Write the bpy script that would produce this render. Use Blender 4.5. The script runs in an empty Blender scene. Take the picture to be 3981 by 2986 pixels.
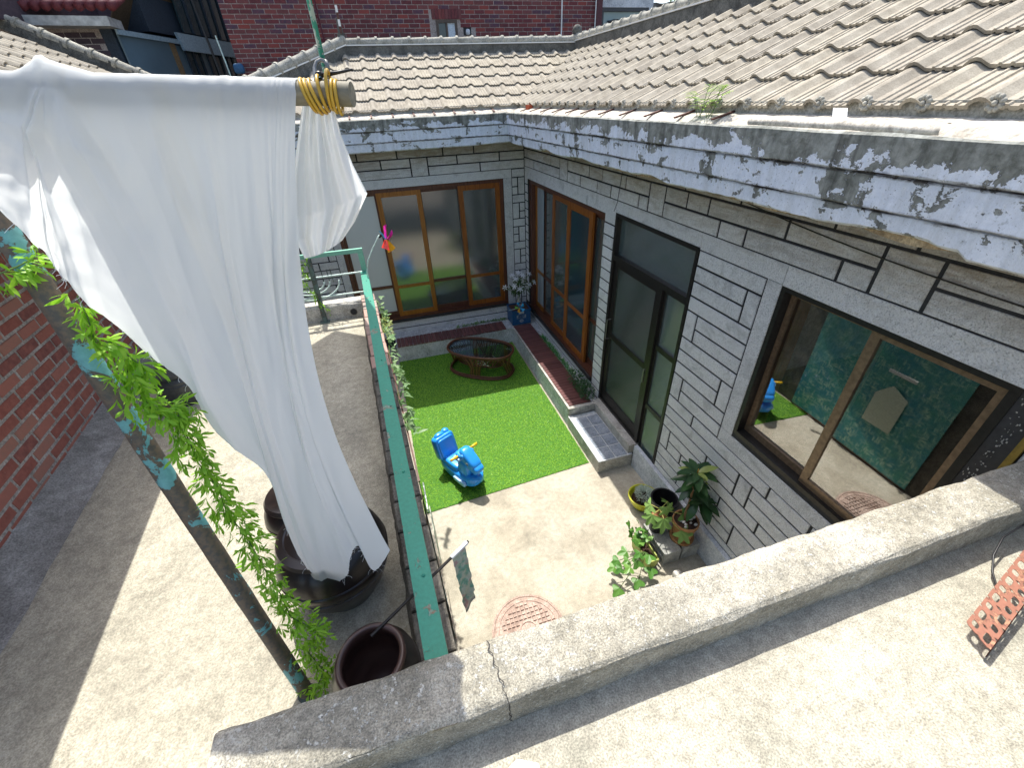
import bpy, bmesh, math, random
from mathutils import Vector, Matrix, Quaternion, noise
random.seed(11)
sc = bpy.context.scene
C = sc.collection
# ------------------------------------------------------------------ camera
cam = bpy.data.cameras.new('camera'); camo = bpy.data.objects.new('camera', cam); C.objects.link(camo)
cam.sensor_width = 36.0; cam.lens = 36.0 * 1632.06 / 3981.0; cam.clip_start = 0.02; cam.clip_end = 400
def cam_axes(yaw, pitch, roll):
    cy, sy, cp, sp = math.cos(yaw), math.sin(yaw), math.cos(pitch), math.sin(pitch)
    f = Vector((sy*cp, cy*cp, -sp)); r = Vector((cy, -sy, 0)); d = f.cross(r)
    cr, sr = math.cos(roll), math.sin(roll)
    return cr*r + sr*d, -(-sr*r + cr*d), f
CR, CU, CF = cam_axes(math.radians(15.43), math.radians(34.341), math.radians(2.574))
CAMP = Vector((0, 0, 4))
camo.matrix_world = Matrix((( CR.x, CU.x, -CF.x, 0), (CR.y, CU.y, -CF.y, 0), (CR.z, CU.z, -CF.z, 4.0), (0, 0, 0, 1)))
sc.camera = camo
# ------------------------------------------------------------------ light
world = bpy.data.worlds.new('World'); sc.world = world; world.use_nodes = True
wn = world.node_tree; wn.nodes.clear()
sky = wn.nodes.new('ShaderNodeTexSky'); sky.sky_type = 'NISHITA'; sky.sun_disc = False; sky.dust_density = 3.0; sky.ozone_density = 0.4
SUN_D = Vector((0.0, -0.472, -1.0)).normalized()
sky.sun_elevation = math.asin(-SUN_D.z); sky.sun_rotation = math.atan2(-SUN_D.x, -SUN_D.y)
bg = wn.nodes.new('ShaderNodeBackground'); bg.inputs[1].default_value = 0.15
wo = wn.nodes.new('ShaderNodeOutputWorld')
wn.links.new(sky.outputs[0], bg.inputs[0]); wn.links.new(bg.outputs[0], wo.inputs[0])
sl = bpy.data.lights.new('sun', 'SUN'); sl.energy = 3.5; sl.angle = math.radians(0.53); sl.color = (1.0, 0.97, 0.905)
so = bpy.data.objects.new('sun', sl); C.objects.link(so); so.rotation_mode = 'QUATERNION'
so.rotation_quaternion = SUN_D.to_track_quat('-Z', 'Y'); so.location = (0, 8, 20)
sc.view_settings.view_transform = 'Standard'; sc.view_settings.look = 'None'
sc.view_settings.gamma = 1; sc.view_settings.exposure = 1.0; sc.view_settings.use_curve_mapping = False

# ------------------------------------------------------------------ helpers: objects
ORG = {}
def world_org(o):
    return ORG.get(o.name, Vector((0, 0, 0))) if o else Vector((0, 0, 0))
def tag(o, label=None, cat=None, group=None, kind=None):
    if label: o['label'] = label
    if cat: o['category'] = cat
    if group: o['group'] = group
    if kind: o['kind'] = kind
    return o
def thing(name, label, cat, loc=(0, 0, 0), group=None):
    o = bpy.data.objects.new(name, None); C.objects.link(o); o.location = loc
    o.empty_display_size = 0.05
    ORG[o.name] = Vector(loc)
    return tag(o, label, cat, group)
def put(name, mesh, parent=None, loc=(0, 0, 0), rot=None, scale=None):
    o = bpy.data.objects.new(name, mesh); C.objects.link(o)
    loc = Vector(loc)
    if parent: o.parent = parent; o.location = loc - world_org(parent)
    else: o.location = loc
    ORG[o.name] = loc
    if rot is not None:
        if isinstance(rot, Matrix): rot = rot.to_quaternion()
        o.rotation_mode = 'QUATERNION'; o.rotation_quaternion = rot
    if scale is not None: o.scale = scale if hasattr(scale, '__len__') else (scale,)*3
    return o
class MB:
    def __init__(s): s.v = []; s.f = []; s.m = []; s.cur = 0
    def add(s, vs, fs):
        b = len(s.v); s.v += [tuple(x) for x in vs]; s.f += [tuple(b+i for i in f) for f in fs]; s.m += [s.cur]*len(fs)
    def box(s, x0, x1, y0, y1, z0, z1, M=None):
        vs = [Vector((x, y, z)) for z in (z0, z1) for y in (y0, y1) for x in (x0, x1)]
        if M is not None: vs = [M @ v for v in vs]
        fs = [(0, 2, 3, 1), (4, 5, 7, 6), (0, 1, 5, 4), (2, 6, 7, 3), (0, 4, 6, 2), (1, 3, 7, 5)]
        s.add(vs, fs); return s
    def bar(s, a, b, w, h, up=(0, 0, 1), ext=0):
        a = Vector(a); b = Vector(b); d = (b-a); L = d.length; d.normalize(); u = Vector(up)
        r = d.cross(u).normalized(); u2 = r.cross(d)
        M = Matrix(((r.x, d.x, u2.x, a.x), (r.y, d.y, u2.y, a.y), (r.z, d.z, u2.z, a.z), (0, 0, 0, 1)))
        return s.box(-w/2, w/2, -ext, L+ext, -h/2, h/2, M)
    def prism(s, pts, z0, z1):
        n = len(pts); vs = [(p[0], p[1], z0) for p in pts] + [(p[0], p[1], z1) for p in pts]
        fs = [tuple(reversed(range(n))), tuple(range(n, 2*n))] + [(i, (i+1) % n, n+(i+1) % n, n+i) for i in range(n)]
        s.add(vs, fs); return s
    def tube(s, pts, r, n=8, closed=False, caps=True):
        pts = [Vector(p) for p in pts]; N = len(pts)
        rr = r if hasattr(r, '__len__') else [r]*N
        ref = None; rings = []
        for i, p in enumerate(pts):
            if closed: t = pts[(i+1) % N]-pts[i-1]
            else: t = pts[min(i+1, N-1)]-pts[max(i-1, 0)]
            t.normalize()
            if ref is None:
                ref = Vector((0, 0, 1)) if abs(t.z) < .9 else Vector((1, 0, 0))
                ref = (ref - t*ref.dot(t)).normalized()
            else:
                ref = ref - t*ref.dot(t)
                ref = ref.normalized() if ref.length > 1e-6 else t.orthogonal().normalized()
            b = t.cross(ref)
            rings.append([p + (ref*math.cos(2*math.pi*k/n)+b*math.sin(2*math.pi*k/n))*rr[i] for k in range(n)])
        vs = [v for R_ in rings for v in R_]; fs = []
        M_ = N if closed else N-1
        for i in range(M_):
            j = (i+1) % N
            for k in range(n): fs.append((i*n+k, i*n+(k+1) % n, j*n+(k+1) % n, j*n+k))
        if caps and not closed:
            fs.append(tuple(reversed(range(n)))); fs.append(tuple((N-1)*n+k for k in range(n)))
        s.add(vs, fs); return s
    def lathe(s, prof, c, n=32, cap0=False, cap1=False):
        vs = []; fs = []
        for r, z in prof:
            for k in range(n):
                a = 2*math.pi*k/n; vs.append((c[0]+r*math.cos(a), c[1]+r*math.sin(a), c[2]+z))
        for i in range(len(prof)-1):
            for k in range(n): fs.append((i*n+k, i*n+(k+1) % n, (i+1)*n+(k+1) % n, (i+1)*n+k))
        if cap0: fs.append(tuple(reversed(range(n))))
        if cap1: fs.append(tuple((len(prof)-1)*n+k for k in range(n)))
        s.add(vs, fs); return s
    def sbox(s, c, h, e=.45, M=None, nu=20, nv=12):
        # superellipsoid: a soft rounded box
        sg = lambda x, p: math.copysign(abs(x)**p, x)
        vs = []; fs = []
        for i in range(nv+1):
            a = -math.pi/2+math.pi*i/nv
            for k in range(nu):
                b = 2*math.pi*k/nu
                v = Vector((h[0]*sg(math.cos(a), e)*sg(math.cos(b), e), h[1]*sg(math.cos(a), e)*sg(math.sin(b), e), h[2]*sg(math.sin(a), e)))
                if M is not None: v = M @ v
                vs.append(v+Vector(c))
        for i in range(nv):
            for k in range(nu): fs.append((i*nu+k, i*nu+(k+1) % nu, (i+1)*nu+(k+1) % nu, (i+1)*nu+k))
        s.add(vs, fs); return s
    def grid(s, fn, nu, nv):
        vs = [fn(i/nu, j/nv) for j in range(nv+1) for i in range(nu+1)]
        fs = [(j*(nu+1)+i, j*(nu+1)+i+1, (j+1)*(nu+1)+i+1, (j+1)*(nu+1)+i) for j in range(nv) for i in range(nu)]
        s.add(vs, fs); return s
    def mesh(s, name, mats, smooth=False, org=None):
        me = bpy.data.meshes.new(name)
        vs = s.v if org is None else [(v[0]-org[0], v[1]-org[1], v[2]-org[2]) for v in s.v]
        me.from_pydata(vs, [], s.f)
        for m in (mats if isinstance(mats, (list, tuple)) else [mats]): me.materials.append(m)
        if any(s.m):
            for p, i in zip(me.polygons, s.m): p.material_index = i
        if smooth: me.polygons.foreach_set('use_smooth', [True]*len(me.polygons))
        me.update(); return me
    def build(s, name, mats, parent=None, smooth=False, org=None, angle=None):
        o_ = Vector(org) if org is not None else world_org(parent)
        me = s.mesh(name, mats, smooth, o_)
        if angle is not None:
            me.polygons.foreach_set('use_smooth', [True]*len(me.polygons)); me.set_sharp_from_angle(angle=math.radians(angle))
        return put(name, me, parent, o_)
def img(x, y, dep):
    "a point seen at photo pixel (x, y), dep metres along the view axis: used to survey the photo"
    return CAMP + dep*(CF + CR*((x-1990.5)/1632.06) - CU*((y-1493)/1632.06))

# ------------------------------------------------------------------ helpers: materials
class NT:
    def __init__(s, name, rough=.8, spec=.3):
        s.mat = bpy.data.materials.new(name); s.mat.use_nodes = True; s.t = s.mat.node_tree; s.n = s.t.nodes; s.l = s.t.links
        s.b = s.n['Principled BSDF']; s.b.inputs['Roughness'].default_value = rough; s.b.inputs['Specular IOR Level'].default_value = spec
        s.out = s.n['Material Output']
    def node(s, ty, **k):
        n = s.n.new(ty)
        for a, v in k.items(): setattr(n, a, v)
        return n
    def link(s, a, b): s.l.new(a, b)
    def setin(s, sock, v):
        if isinstance(v, bpy.types.NodeSocket): s.l.new(v, sock)
        elif isinstance(v, (tuple, list)) and len(v) == 3 and sock.type == 'RGBA': sock.default_value = (*v, 1)
        else: sock.default_value = v
    def pos(s, scale=(1, 1, 1), rnd=0.0, obj=False):
        if obj: o = s.node('ShaderNodeTexCoord').outputs['Object']
        else: o = s.node('ShaderNodeNewGeometry').outputs['Position']
        if rnd:
            oi = s.node('ShaderNodeObjectInfo'); m = s.math('MULTIPLY', oi.outputs['Random'], rnd)
            a = s.node('ShaderNodeVectorMath', operation='ADD'); s.link(o, a.inputs[0]); s.link(m, a.inputs[1]); o = a.outputs[0]
        if tuple(scale) != (1, 1, 1):
            mp = s.node('ShaderNodeVectorMath', operation='MULTIPLY'); s.link(o, mp.inputs[0]); mp.inputs[1].default_value = scale; o = mp.outputs[0]
        return o
    def noise(s, vec, scale, detail=4, rough=.55, dist=0):
        n = s.node('ShaderNodeTexNoise'); s.link(vec, n.inputs['Vector']); n.inputs['Scale'].default_value = scale
        n.inputs['Detail'].default_value = detail; n.inputs['Roughness'].default_value = rough; n.inputs['Distortion'].default_value = dist
        return n.outputs['Fac']
    def voro(s, vec, scale, feature='F1', out='Distance', rnd=1):
        n = s.node('ShaderNodeTexVoronoi', feature=feature); s.link(vec, n.inputs['Vector']); n.inputs['Scale'].default_value = scale
        n.inputs['Randomness'].default_value = rnd
        return n.outputs[out]
    def wave(s, vec, scale, dist=2, axis='X', detail=2):
        n = s.node('ShaderNodeTexWave', bands_direction=axis); s.link(vec, n.inputs['Vector']); n.inputs['Scale'].default_value = scale
        n.inputs['Distortion'].default_value = dist; n.inputs['Detail'].default_value = detail
        return n.outputs['Fac']
    def ramp(s, fac, stops, interp='LINEAR'):
        n = s.node('ShaderNodeValToRGB'); cr = n.color_ramp; cr.interpolation = interp
        while len(cr.elements) < len(stops): cr.elements.new(.5)
        for e, (p, c) in zip(cr.elements, stops):
            e.position = p; e.color = (*c, 1) if hasattr(c, '__len__') else (c, c, c, 1)
        s.link(fac, n.inputs[0]); return n.outputs[0]
    def mix(s, fac, a, b, mode='MIX'):
        n = s.node('ShaderNodeMix', data_type='RGBA', blend_type=mode)
        s.setin(n.inputs[0], fac); s.setin(n.inputs[6], a); s.setin(n.inputs[7], b); return n.outputs[2]
    def math(s, op, a, b=0.0, clamp=False):
        n = s.node('ShaderNodeMath', operation=op, use_clamp=clamp); s.setin(n.inputs[0], a); s.setin(n.inputs[1], b); return n.outputs[0]
    def sep(s, vec):
        n = s.node('ShaderNodeSeparateXYZ'); s.link(vec, n.inputs[0]); return n.outputs
    def rnd(s):
        a = s.node('ShaderNodeObjectInfo').outputs['Random']; b = s.node('ShaderNodeNewGeometry').outputs['Random Per Island']
        return s.math('FRACT', s.math('ADD', s.math('MULTIPLY', a, 7.31), s.math('MULTIPLY', b, 5.17)))
    def bump(s, h, strength=.5, dist=.01):
        n = s.node('ShaderNodeBump'); n.inputs['Strength'].default_value = strength; n.inputs['Distance'].default_value = dist
        s.link(h, n.inputs['Height']); s.link(n.outputs[0], s.b.inputs['Normal']); return n
    def col(s, c): s.setin(s.b.inputs['Base Color'], c); return s
def simple(name, col, rough=.6, spec=.3, metal=0, bump=0, var=.25, scale=40):
    t = NT(name, rough, spec); p = t.pos(obj=True, rnd=9.0)
    n = t.noise(p, scale, 4); t.col(t.mix(t.ramp(n, [(.3, 0), (.7, 1)]), tuple(c*(1-var) for c in col), tuple(min(1, c*(1+var)) for c in col)))
    t.b.inputs['Metallic'].default_value = metal
    if bump: t.bump(n, bump, .004)
    return t.mat
def stucco(name, stops, scale=3.0, fine=90, bump=.5, bd=.006, speck=None, crack=None, rough=.92, stretch=(1, 1, 1), grain=.3, grime=.0):
    t = NT(name, rough, .2); p = t.pos(stretch); q = t.pos()
    big = t.noise(p, scale, 7, .62, .6); c = t.ramp(big, stops)
    fn = t.noise(q, fine, 3, .65); mid = t.noise(q, fine*.16, 5, .7)
    c = t.mix(grain, c, t.ramp(fn, [(.36, .02), (.5, .5), (.64, .98)]), 'OVERLAY')
    c = t.mix(grain*.8, c, t.ramp(mid, [(.34, .1), (.66, .9)]), 'OVERLAY')
    h = t.math('ADD', t.math('MULTIPLY', big, 1.5), fn)
    if grime:
        gm_ = t.ramp(t.noise(q, scale*.55, 8, .7, 1.1), [(.50, 0), (.66, 1)])
        gm_ = t.math('MULTIPLY', gm_, t.ramp(t.noise(q, scale*7, 6, .75), [(.32, .25), (.6, 1)]))
        c = t.mix(t.math('MULTIPLY', gm_, grime), c, (.13, .125, .105))
    if speck:
        sn = t.noise(q, speck[0], 5, .7); m = t.ramp(sn, [(speck[1], 0), (speck[1]+speck[3], 1)])
        c = t.mix(m, c, speck[2]); h = t.math('ADD', h, t.math('MULTIPLY', m, .4))
    if crack:
        nn = t.node('ShaderNodeTexNoise'); t.link(q, nn.inputs['Vector']); nn.inputs['Scale'].default_value = 5; nn.inputs['Detail'].default_value = 5
        vs_ = t.node('ShaderNodeVectorMath', operation='SCALE'); t.link(nn.outputs['Color'], vs_.inputs[0]); vs_.inputs['Scale'].default_value = .35
        va = t.node('ShaderNodeVectorMath', operation='ADD'); t.link(q, va.inputs[0]); t.link(vs_.outputs[0], va.inputs[1])
        vm = t.ramp(t.voro(va.outputs[0], crack[0], 'DISTANCE_TO_EDGE'), [(0.0, 1), (crack[1], 0)])
        gate = t.ramp(t.noise(q, crack[0]*.7, 2), [(.56, 0), (.62, 1)])
        c = t.mix(t.math('MULTIPLY', vm, gate), c, crack[2])
    t.col(c); t.bump(h, bump, bd); return t.mat
M = {}
# ground and concrete
M['earth'] = stucco('earth', [(.3, (.14, .12, .1)), (.7, (.22, .2, .17))])
M['yard'] = stucco('yard_concrete', [(.25, (.27, .245, .195)), (.42, (.36, .325, .255)), (.6, (.43, .40, .325)), (.78, (.40, .38, .33))], 2.2, 130, .4, .003, (38, .62, (.50, .48, .42), .12), (.8, .0035, (.2, .18, .16)), grain=.22, grime=.35)
M['terrace'] = stucco('terrace_concrete', [(.25, (.25, .235, .19)), (.42, (.36, .335, .265)), (.58, (.41, .38, .30)), (.75, (.48, .45, .365))], 2.4, 150, .6, .004, (30, .60, (.50, .475, .40), .15), grain=.27, grime=.4)
M['slab'] = stucco('roof_slab_concrete', [(.25, (.26, .25, .20)), (.42, (.345, .325, .26)), (.58, (.385, .36, .29)), (.75, (.44, .42, .345))], 2.6, 190, .7, .003, None, (.5, .002, (.2, .18, .16)), grain=.34, grime=.35)
M['parapet'] = stucco('parapet_concrete', [(.28, (.17, .16, .125)), (.45, (.30, .28, .225)), (.6, (.40, .375, .31)), (.75, (.55, .53, .48))], 2.4, 200, .9, .004, (62, .57, (.57, .56, .50), .06), grain=.40, grime=.55)
M['dark_concrete'] = stucco('dark_streaked_concrete', [(.3, (.07, .065, .055)), (.5, (.13, .12, .1)), (.7, (.2, .18, .15))], 6, 80, .8, .008, None, None, .95, (4, .7, .7))
M['plinth'] = stucco('painted_plinth', [(.3, (.42, .45, .48)), (.6, (.54, .57, .6))], 4, 80, .3, .003)
M['rough_white'] = stucco('rough_white_plaster', [(.3, (.42, .43, .43)), (.55, (.56, .57, .57)), (.75, (.48, .49, .48))], 5, 45, 1.0, .012)
M['step'] = stucco('step_concrete', [(.3, (.33, .31, .27)), (.6, (.5, .48, .43))], 6, 70, .6, .006, None, (5, .02, (.2, .19, .17)))
M['cinder'] = stucco('cinder_block', [(.3, (.24, .24, .22)), (.6, (.36, .36, .33))], 8, 150, .9, .004)
def granite():
    t = NT('granite_block', .85, .3); q = t.pos(rnd=20.0); p = t.pos()
    sp = t.noise(q, 130, 3, .7); big = t.noise(q, 5, 5, .6, 1.2)
    c = t.ramp(sp, [(.30, (.24, .25, .26)), (.45, (.60, .61, .61)), (.66, (.74, .75, .75))])
    c = t.mix(t.ramp(big, [(.52, 0), (.72, .6)]), c, (.33, .34, .34))
    # weather stain under the eaves: a band of brown water marks
    z = t.sep(p)[2]; st = t.noise(t.pos((1.2, 1.2, 6)), 3.2, 6, .65, 1.0)
    zz = t.math('ADD', z, t.math('MULTIPLY', st, .45))
    m = t.ramp(t.math('MULTIPLY', t.math('SUBTRACT', zz, 3.2), 2.2, True), [(0, 0), (.75, .8)])
    c = t.mix(t.math('MULTIPLY', m, t.ramp(st, [(.35, .4), (.6, 1)])), c, (.30, .255, .2))
    r = t.rnd(); c = t.mix(.5, c, t.ramp(r, [(0, (.40, .40, .40)), (1, (.60, .60, .585))]), 'OVERLAY')
    t.col(c); h = t.noise(t.pos((2.2, 1, 1), rnd=20.0), 24, 8, .7, .8); t.bump(h, 1.0, .02); return t.mat
M['granite'] = granite()
M['mortar_black'] = simple('black_joint', (.035, .036, .038), .8, .2, 0, .4)
def peeling():
    t = NT('peeling_paint', .8, .25); p = t.pos(); x, y, z = t.sep(p)
    n1 = t.noise(t.pos((1, 1, 1.7)), 3.3, 8, .66, .35); n2 = t.noise(p, 17, 6, .65, .3); st = t.noise(t.pos((9, 9, .7)), 1.6, 5, .6)
    up = t.ramp(t.math('MULTIPLY', t.math('SUBTRACT', z, 3.40), 2.4, True), [(0, .06), (.45, .09), (.7, .12), (.88, .26), (1, .42)])
    e = t.math('ADD', t.math('ADD', t.math('MULTIPLY', n1, 1.0), t.math('MULTIPLY', n2, .36)), t.math('ADD', t.math('MULTIPLY', st, .22), up))
    m = t.ramp(e, [(.945, 0), (.958, 1)])
    paint = t.mix(t.ramp(n2, [(.3, 0), (.7, 1)]), (.64, .69, .78), (.76, .80, .87))
    paint = t.mix(t.ramp(st, [(.5, 0), (.75, .55)]), paint, (.42, .46, .5))
    n3 = t.noise(p, 42, 6, .75); paint = t.mix(t.ramp(n3, [(.56, 0), (.68, .8)]), paint, (.36, .39, .42)); paint = t.mix(t.ramp(t.noise(p, 85, 3, .7), [(.64, 0), (.70, .8)]), paint, (.10, .10, .10)); paint = t.mix(t.ramp(t.noise(t.pos((5, 5, 1)), 2.4, 6, .7), [(.45, 0), (.7, .5)]), paint, (.44, .46, .46))
    bare = t.mix(t.ramp(n2, [(.35, 0), (.65, 1)]), (.13, .135, .115), (.33, .34, .31))
    bare = t.mix(t.ramp(st, [(.48, 0), (.7, .8)]), bare, (.05, .05, .045))
    c = t.mix(m, paint, bare)
    edge = t.ramp(e, [(.92, 0), (.945, .6), (.952, 0)]); c = t.mix(edge, c, (.8, .82, .84))
    zn = t.math('ADD', z, t.math('MULTIPLY', t.math('SUBTRACT', n2, .5), .035))
    l1 = t.math('ABSOLUTE', t.math('SUBTRACT', zn, 3.660)); l2 = t.math('ABSOLUTE', t.math('SUBTRACT', zn, 3.518)); lm = t.ramp(t.math('MINIMUM', l1, l2), [(.004, 1), (.016, 0)])
    gate = t.ramp(t.noise(t.pos((2, 2, 30)), 1.6, 5, .7), [(.40, .25), (.6, 1)])
    c = t.mix(t.math('MULTIPLY', lm, gate), c, (.045, .035, .035))
    t.col(c); h = t.math('ADD', t.math('MULTIPLY', m, -1.0), t.math('ADD', t.math('MULTIPLY', n2, .5), t.math('MULTIPLY', t.noise(p, 60, 5, .7), .5))); t.bump(h, 1.0, .007); return t.mat
M['peel'] = peeling()
M['torn'] = stucco('torn_board', [(.3, (.30, .22, .13)), (.6, (.5, .4, .26)), (.8, (.6, .52, .4))], 9, 60, .8, .01)
def tile_mat():
    t = NT('roof_tile', .9, .2); q = t.pos(rnd=30.0); r = t.rnd()
    n = t.noise(q, 9, 6, .62); f = t.noise(q, 140, 3)
    c = t.ramp(n, [(.3, (.235, .21, .17)), (.55, (.345, .315, .26)), (.75, (.42, .39, .33))])
    c = t.mix(.3, c, t.ramp(r, [(0, (.40, .385, .37)), (.5, (.52, .51, .48)), (1, (.61, .59, .52))]), 'OVERLAY')
    c = t.mix(t.ramp(t.noise(q, 34, 5, .7), [(.62, 0), (.72, .6)]), c, (.18, .17, .15))
    c = t.mix(.2, c, t.ramp(f, [(.35, .2), (.65, .8)]), 'OVERLAY')
    t.col(c); t.bump(f, .35, .003); return t.mat
M['tile'] = tile_mat()
M['ridge'] = stucco('ridge_tile', [(.3, (.24, .235, .2)), (.6, (.40, .385, .33))], 6, 70, .5, .004)
M['ridge_mortar'] = stucco('ridge_mortar', [(.3, (.07, .07, .065)), (.6, (.15, .15, .135))], 7, 60, .8, .008)
def brick_mat(name, cols, rough=.85):
    t = NT(name, rough, .25); q = t.pos(rnd=40.0); r = t.rnd(); n = t.noise(q, 22, 5, .65)
    k = len(cols); c = t.ramp(r, [(i/k, cc) for i, cc in enumerate(cols)], 'CONSTANT')
    c = t.mix(t.ramp(n, [(.35, 0), (.7, .5)]), c, tuple(x*1.5 for x in cols[0]))
    c = t.mix(t.ramp(t.noise(q, 60, 4, .7), [(.66, 0), (.74, .7)]), c, (.36, .33, .3))
    t.col(c); t.bump(n, .6, .005); return t.mat
M['brick_far'] = brick_mat('red_glazed_brick', [(.16, .045, .045), (.12, .035, .04), (.19, .06, .055), (.075, .05, .075), (.15, .06, .06), (.10, .035, .04), (.23, .055, .045), (.13, .05, .05)])
M['brick_near'] = brick_mat('red_clay_brick', [(.27, .10, .075), (.22, .075, .06), (.31, .13, .10), (.17, .065, .058), (.29, .15, .115), (.24, .085, .065)])
M['brick_dark'] = brick_mat('dark_brick', [(.085, .06, .07), (.07, .05, .06), (.11, .075, .085), (.06, .045, .055)])
M['coping_brick'] = brick_mat('weathered_coping_brick', [(.34, .24, .2), (.38, .29, .24), (.30, .23, .2), (.40, .25, .2), (.33, .28, .24)])
M['mortar'] = stucco('grey_mortar', [(.3, (.24, .22, .20)), (.7, (.35, .325, .30))], 8, 60, .5, .004)
M['mortar_far'] = stucco('pale_mortar', [(.3, (.30, .25, .23)), (.7, (.40, .35, .32))], 8, 60, .3, .003)
def wood(name, a, b, rough=.35, axis=(14, 14, .9)):
    t = NT(name, rough, .4); p = t.pos(axis); n = t.noise(p, 3.5, 6, .6, .8); c = t.ramp(n, [(.3, a), (.65, b)])
    t.col(c); t.bump(n, .2, .003); return t.mat
M['wood'] = wood('varnished_wood', (.13, .038, .007), (.31, .10, .016), .3)
M['wood_dark'] = wood('dark_stained_wood', (.06, .02, .012), (.12, .045, .025), .4)
M['wood_y'] = wood('golden_varnished_wood', (.19, .065, .009), (.36, .14, .02), .3)
def slat_mat():
    t = NT('red_brown_deck_slat', .4, .45); p = t.pos((.9, 9, 9), rnd=3.0); n = t.noise(p, 5, 5); r = t.rnd()
    c = t.mix(r, (.10, .040, .037), (.155, .062, .056)); c = t.mix(t.ramp(n, [(.4, 0), (.7, .5)]), c, (.18, .08, .072)); t.col(c); t.bump(n, .3, .002); return t.mat
M['slat'] = slat_mat()
M['rattan'] = wood('rattan_cane', (.055, .018, .010), (.13, .05, .022), .3, (6, 6, 6))
M['cane_light'] = wood('pale_cane', (.16, .075, .03), (.26, .13, .055), .35, (6, 6, 6))
M['log'] = wood('weathered_pole_wood', (.13, .12, .085), (.29, .26, .185), .7, (1.2, 10, 10))
M['table_wood'] = wood('table_wood', (.26, .16, .08), (.45, .31, .17), .4, (8, 1.2, 8))
M['alu_black'] = simple('blackened_aluminium', (.028, .026, .024), .38, .5, .5, .1)
M['alu_brown'] = simple('bronze_aluminium', (.20, .135, .08), .4, .5, .4)
M['track'] = simple('dark_track', (.03, .03, .032), .5, .4)
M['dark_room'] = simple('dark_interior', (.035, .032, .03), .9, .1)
M['plaster_room'] = simple('interior_plaster', (.30, .30, .29), .9, .1)
def pane(name, tint, see, rough, ribs=0, axis='Z', spec=.5, mirror=.16):
    t = NT(name, rough, spec); t.col(tint)
    if ribs:
        w = t.wave(t.pos(), ribs, 0, axis, 0); t.bump(w, .35, .004)
    else:
        t.bump(t.noise(t.pos(), 60, 4), .06, .002)
    tr = t.node('ShaderNodeBsdfTransparent'); tr.inputs[0].default_value = (.82, .87, .86, 1)
    mx = t.node('ShaderNodeMixShader'); mx.inputs[0].default_value = see
    t.link(t.b.outputs[0], mx.inputs[1]); t.link(tr.outputs[0], mx.inputs[2])
    g = t.node('ShaderNodeBsdfGlossy'); g.inputs['Roughness'].default_value = rough; m2 = t.node('ShaderNodeMixShader'); m2.inputs[0].default_value = mirror
    for bn in [n for n in t.n if n.type == 'BUMP']: t.link(bn.outputs[0], g.inputs['Normal'])
    t.link(mx.outputs[0], m2.inputs[1]); t.link(g.outputs[0], m2.inputs[2]); t.link(m2.outputs[0], t.out.inputs[0]); return t.mat
M['pane_frost'] = pane('frosted_pane', (.085, .105, .105), .22, .11)
M['pane_white'] = pane('white_frosted_pane', (.50, .55, .55), .0, .35, mirror=.05)
M['pane_rib'] = pane('ribbed_pane', (.03, .06, .05), .10, .13, 60, 'Z', .5, .34)
M['pane_rib_y'] = pane('cross_ribbed_pane', (.085, .13, .13), .10, .16, 45, 'Z', .5, .34)
M['pane_lilac'] = pane('pale_curtained_pane', (.30, .36, .40), .0, .25, mirror=.08)
M['pane_blue'] = pane('blue_dark_pane', (.02, .055, .075), .2, .12)
def clear_glass(name, tint=(.94, .97, .96), k=.12):
    t = NT(name, .02, .5); lw = t.node('ShaderNodeLayerWeight'); lw.inputs[0].default_value = .35
    g = t.node('ShaderNodeBsdfGlossy'); g.inputs['Roughness'].default_value = .015; tr = t.node('ShaderNodeBsdfTransparent'); tr.inputs[0].default_value = (*tint, 1)
    f = t.math('ADD', t.math('MULTIPLY', lw.outputs['Fresnel'], .30), k, True)
    mx = t.node('ShaderNodeMixShader'); t.link(f, mx.inputs[0]); t.link(tr.outputs[0], mx.inputs[1]); t.link(g.outputs[0], mx.inputs[2]); t.link(mx.outputs[0], t.out.inputs[0]); return t.mat
M['glass'] = clear_glass('window_glass')
M['glass_table'] = clear_glass('smoked_table_glass', (.72, .80, .83), .10)
def tinted(name, col, rough=.12):
    t = NT(name, rough, .8); n = t.noise(t.pos(), 2.2, 3); t.col(t.mix(n, tuple(c*.7 for c in col), tuple(c*1.3 for c in col))); return t.mat
M['glass_dark'] = tinted('dark_facade_glass', (.022, .045, .055))
M['glass_blue'] = tinted('blue_facade_panel', (.09, .15, .19), .3)
M['glass_pale'] = tinted('pale_far_glass', (.22, .30, .30), .2)
def curtain():
    t = NT('leaf_screen_print', .8, .2); p = t.pos((1, 1, 1)); n = t.noise(t.pos((1, 1.0, 1.0)), 5, 4)
    a = t.voro(t.pos((1, 34, 11)), 1.0, 'F1', 'Distance'); b = t.voro(t.pos((1, 12, 30)), 1.0, 'F1', 'Distance')
    l = t.math('MINIMUM', a, b); lm = t.ramp(l, [(.2, 1), (.55, 0)])
    base = t.mix(t.ramp(n, [(.35, 0), (.65, 1)]), (.07, .30, .36), (.10, .36, .30))
    leaf = t.mix(t.noise(p, 14, 3), (.34, .60, .46), (.55, .70, .56))
    c = t.mix(t.math('MULTIPLY', lm, t.ramp(t.noise(p, 9, 4), [(.38, .1), (.62, .95)])), base, leaf)
    c = t.mix(t.ramp(t.noise(t.pos((1, 5, 3)), 2.2, 5, .7), [(.66, 0), (.70, .75)]), c, (.60, .68, .90)); t.col(c); return t.mat
M['curtain'] = curtain()
M['card'] = simple('pale_card', (.66, .72, .58), .8, .1, 0, 0, .08)
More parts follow.
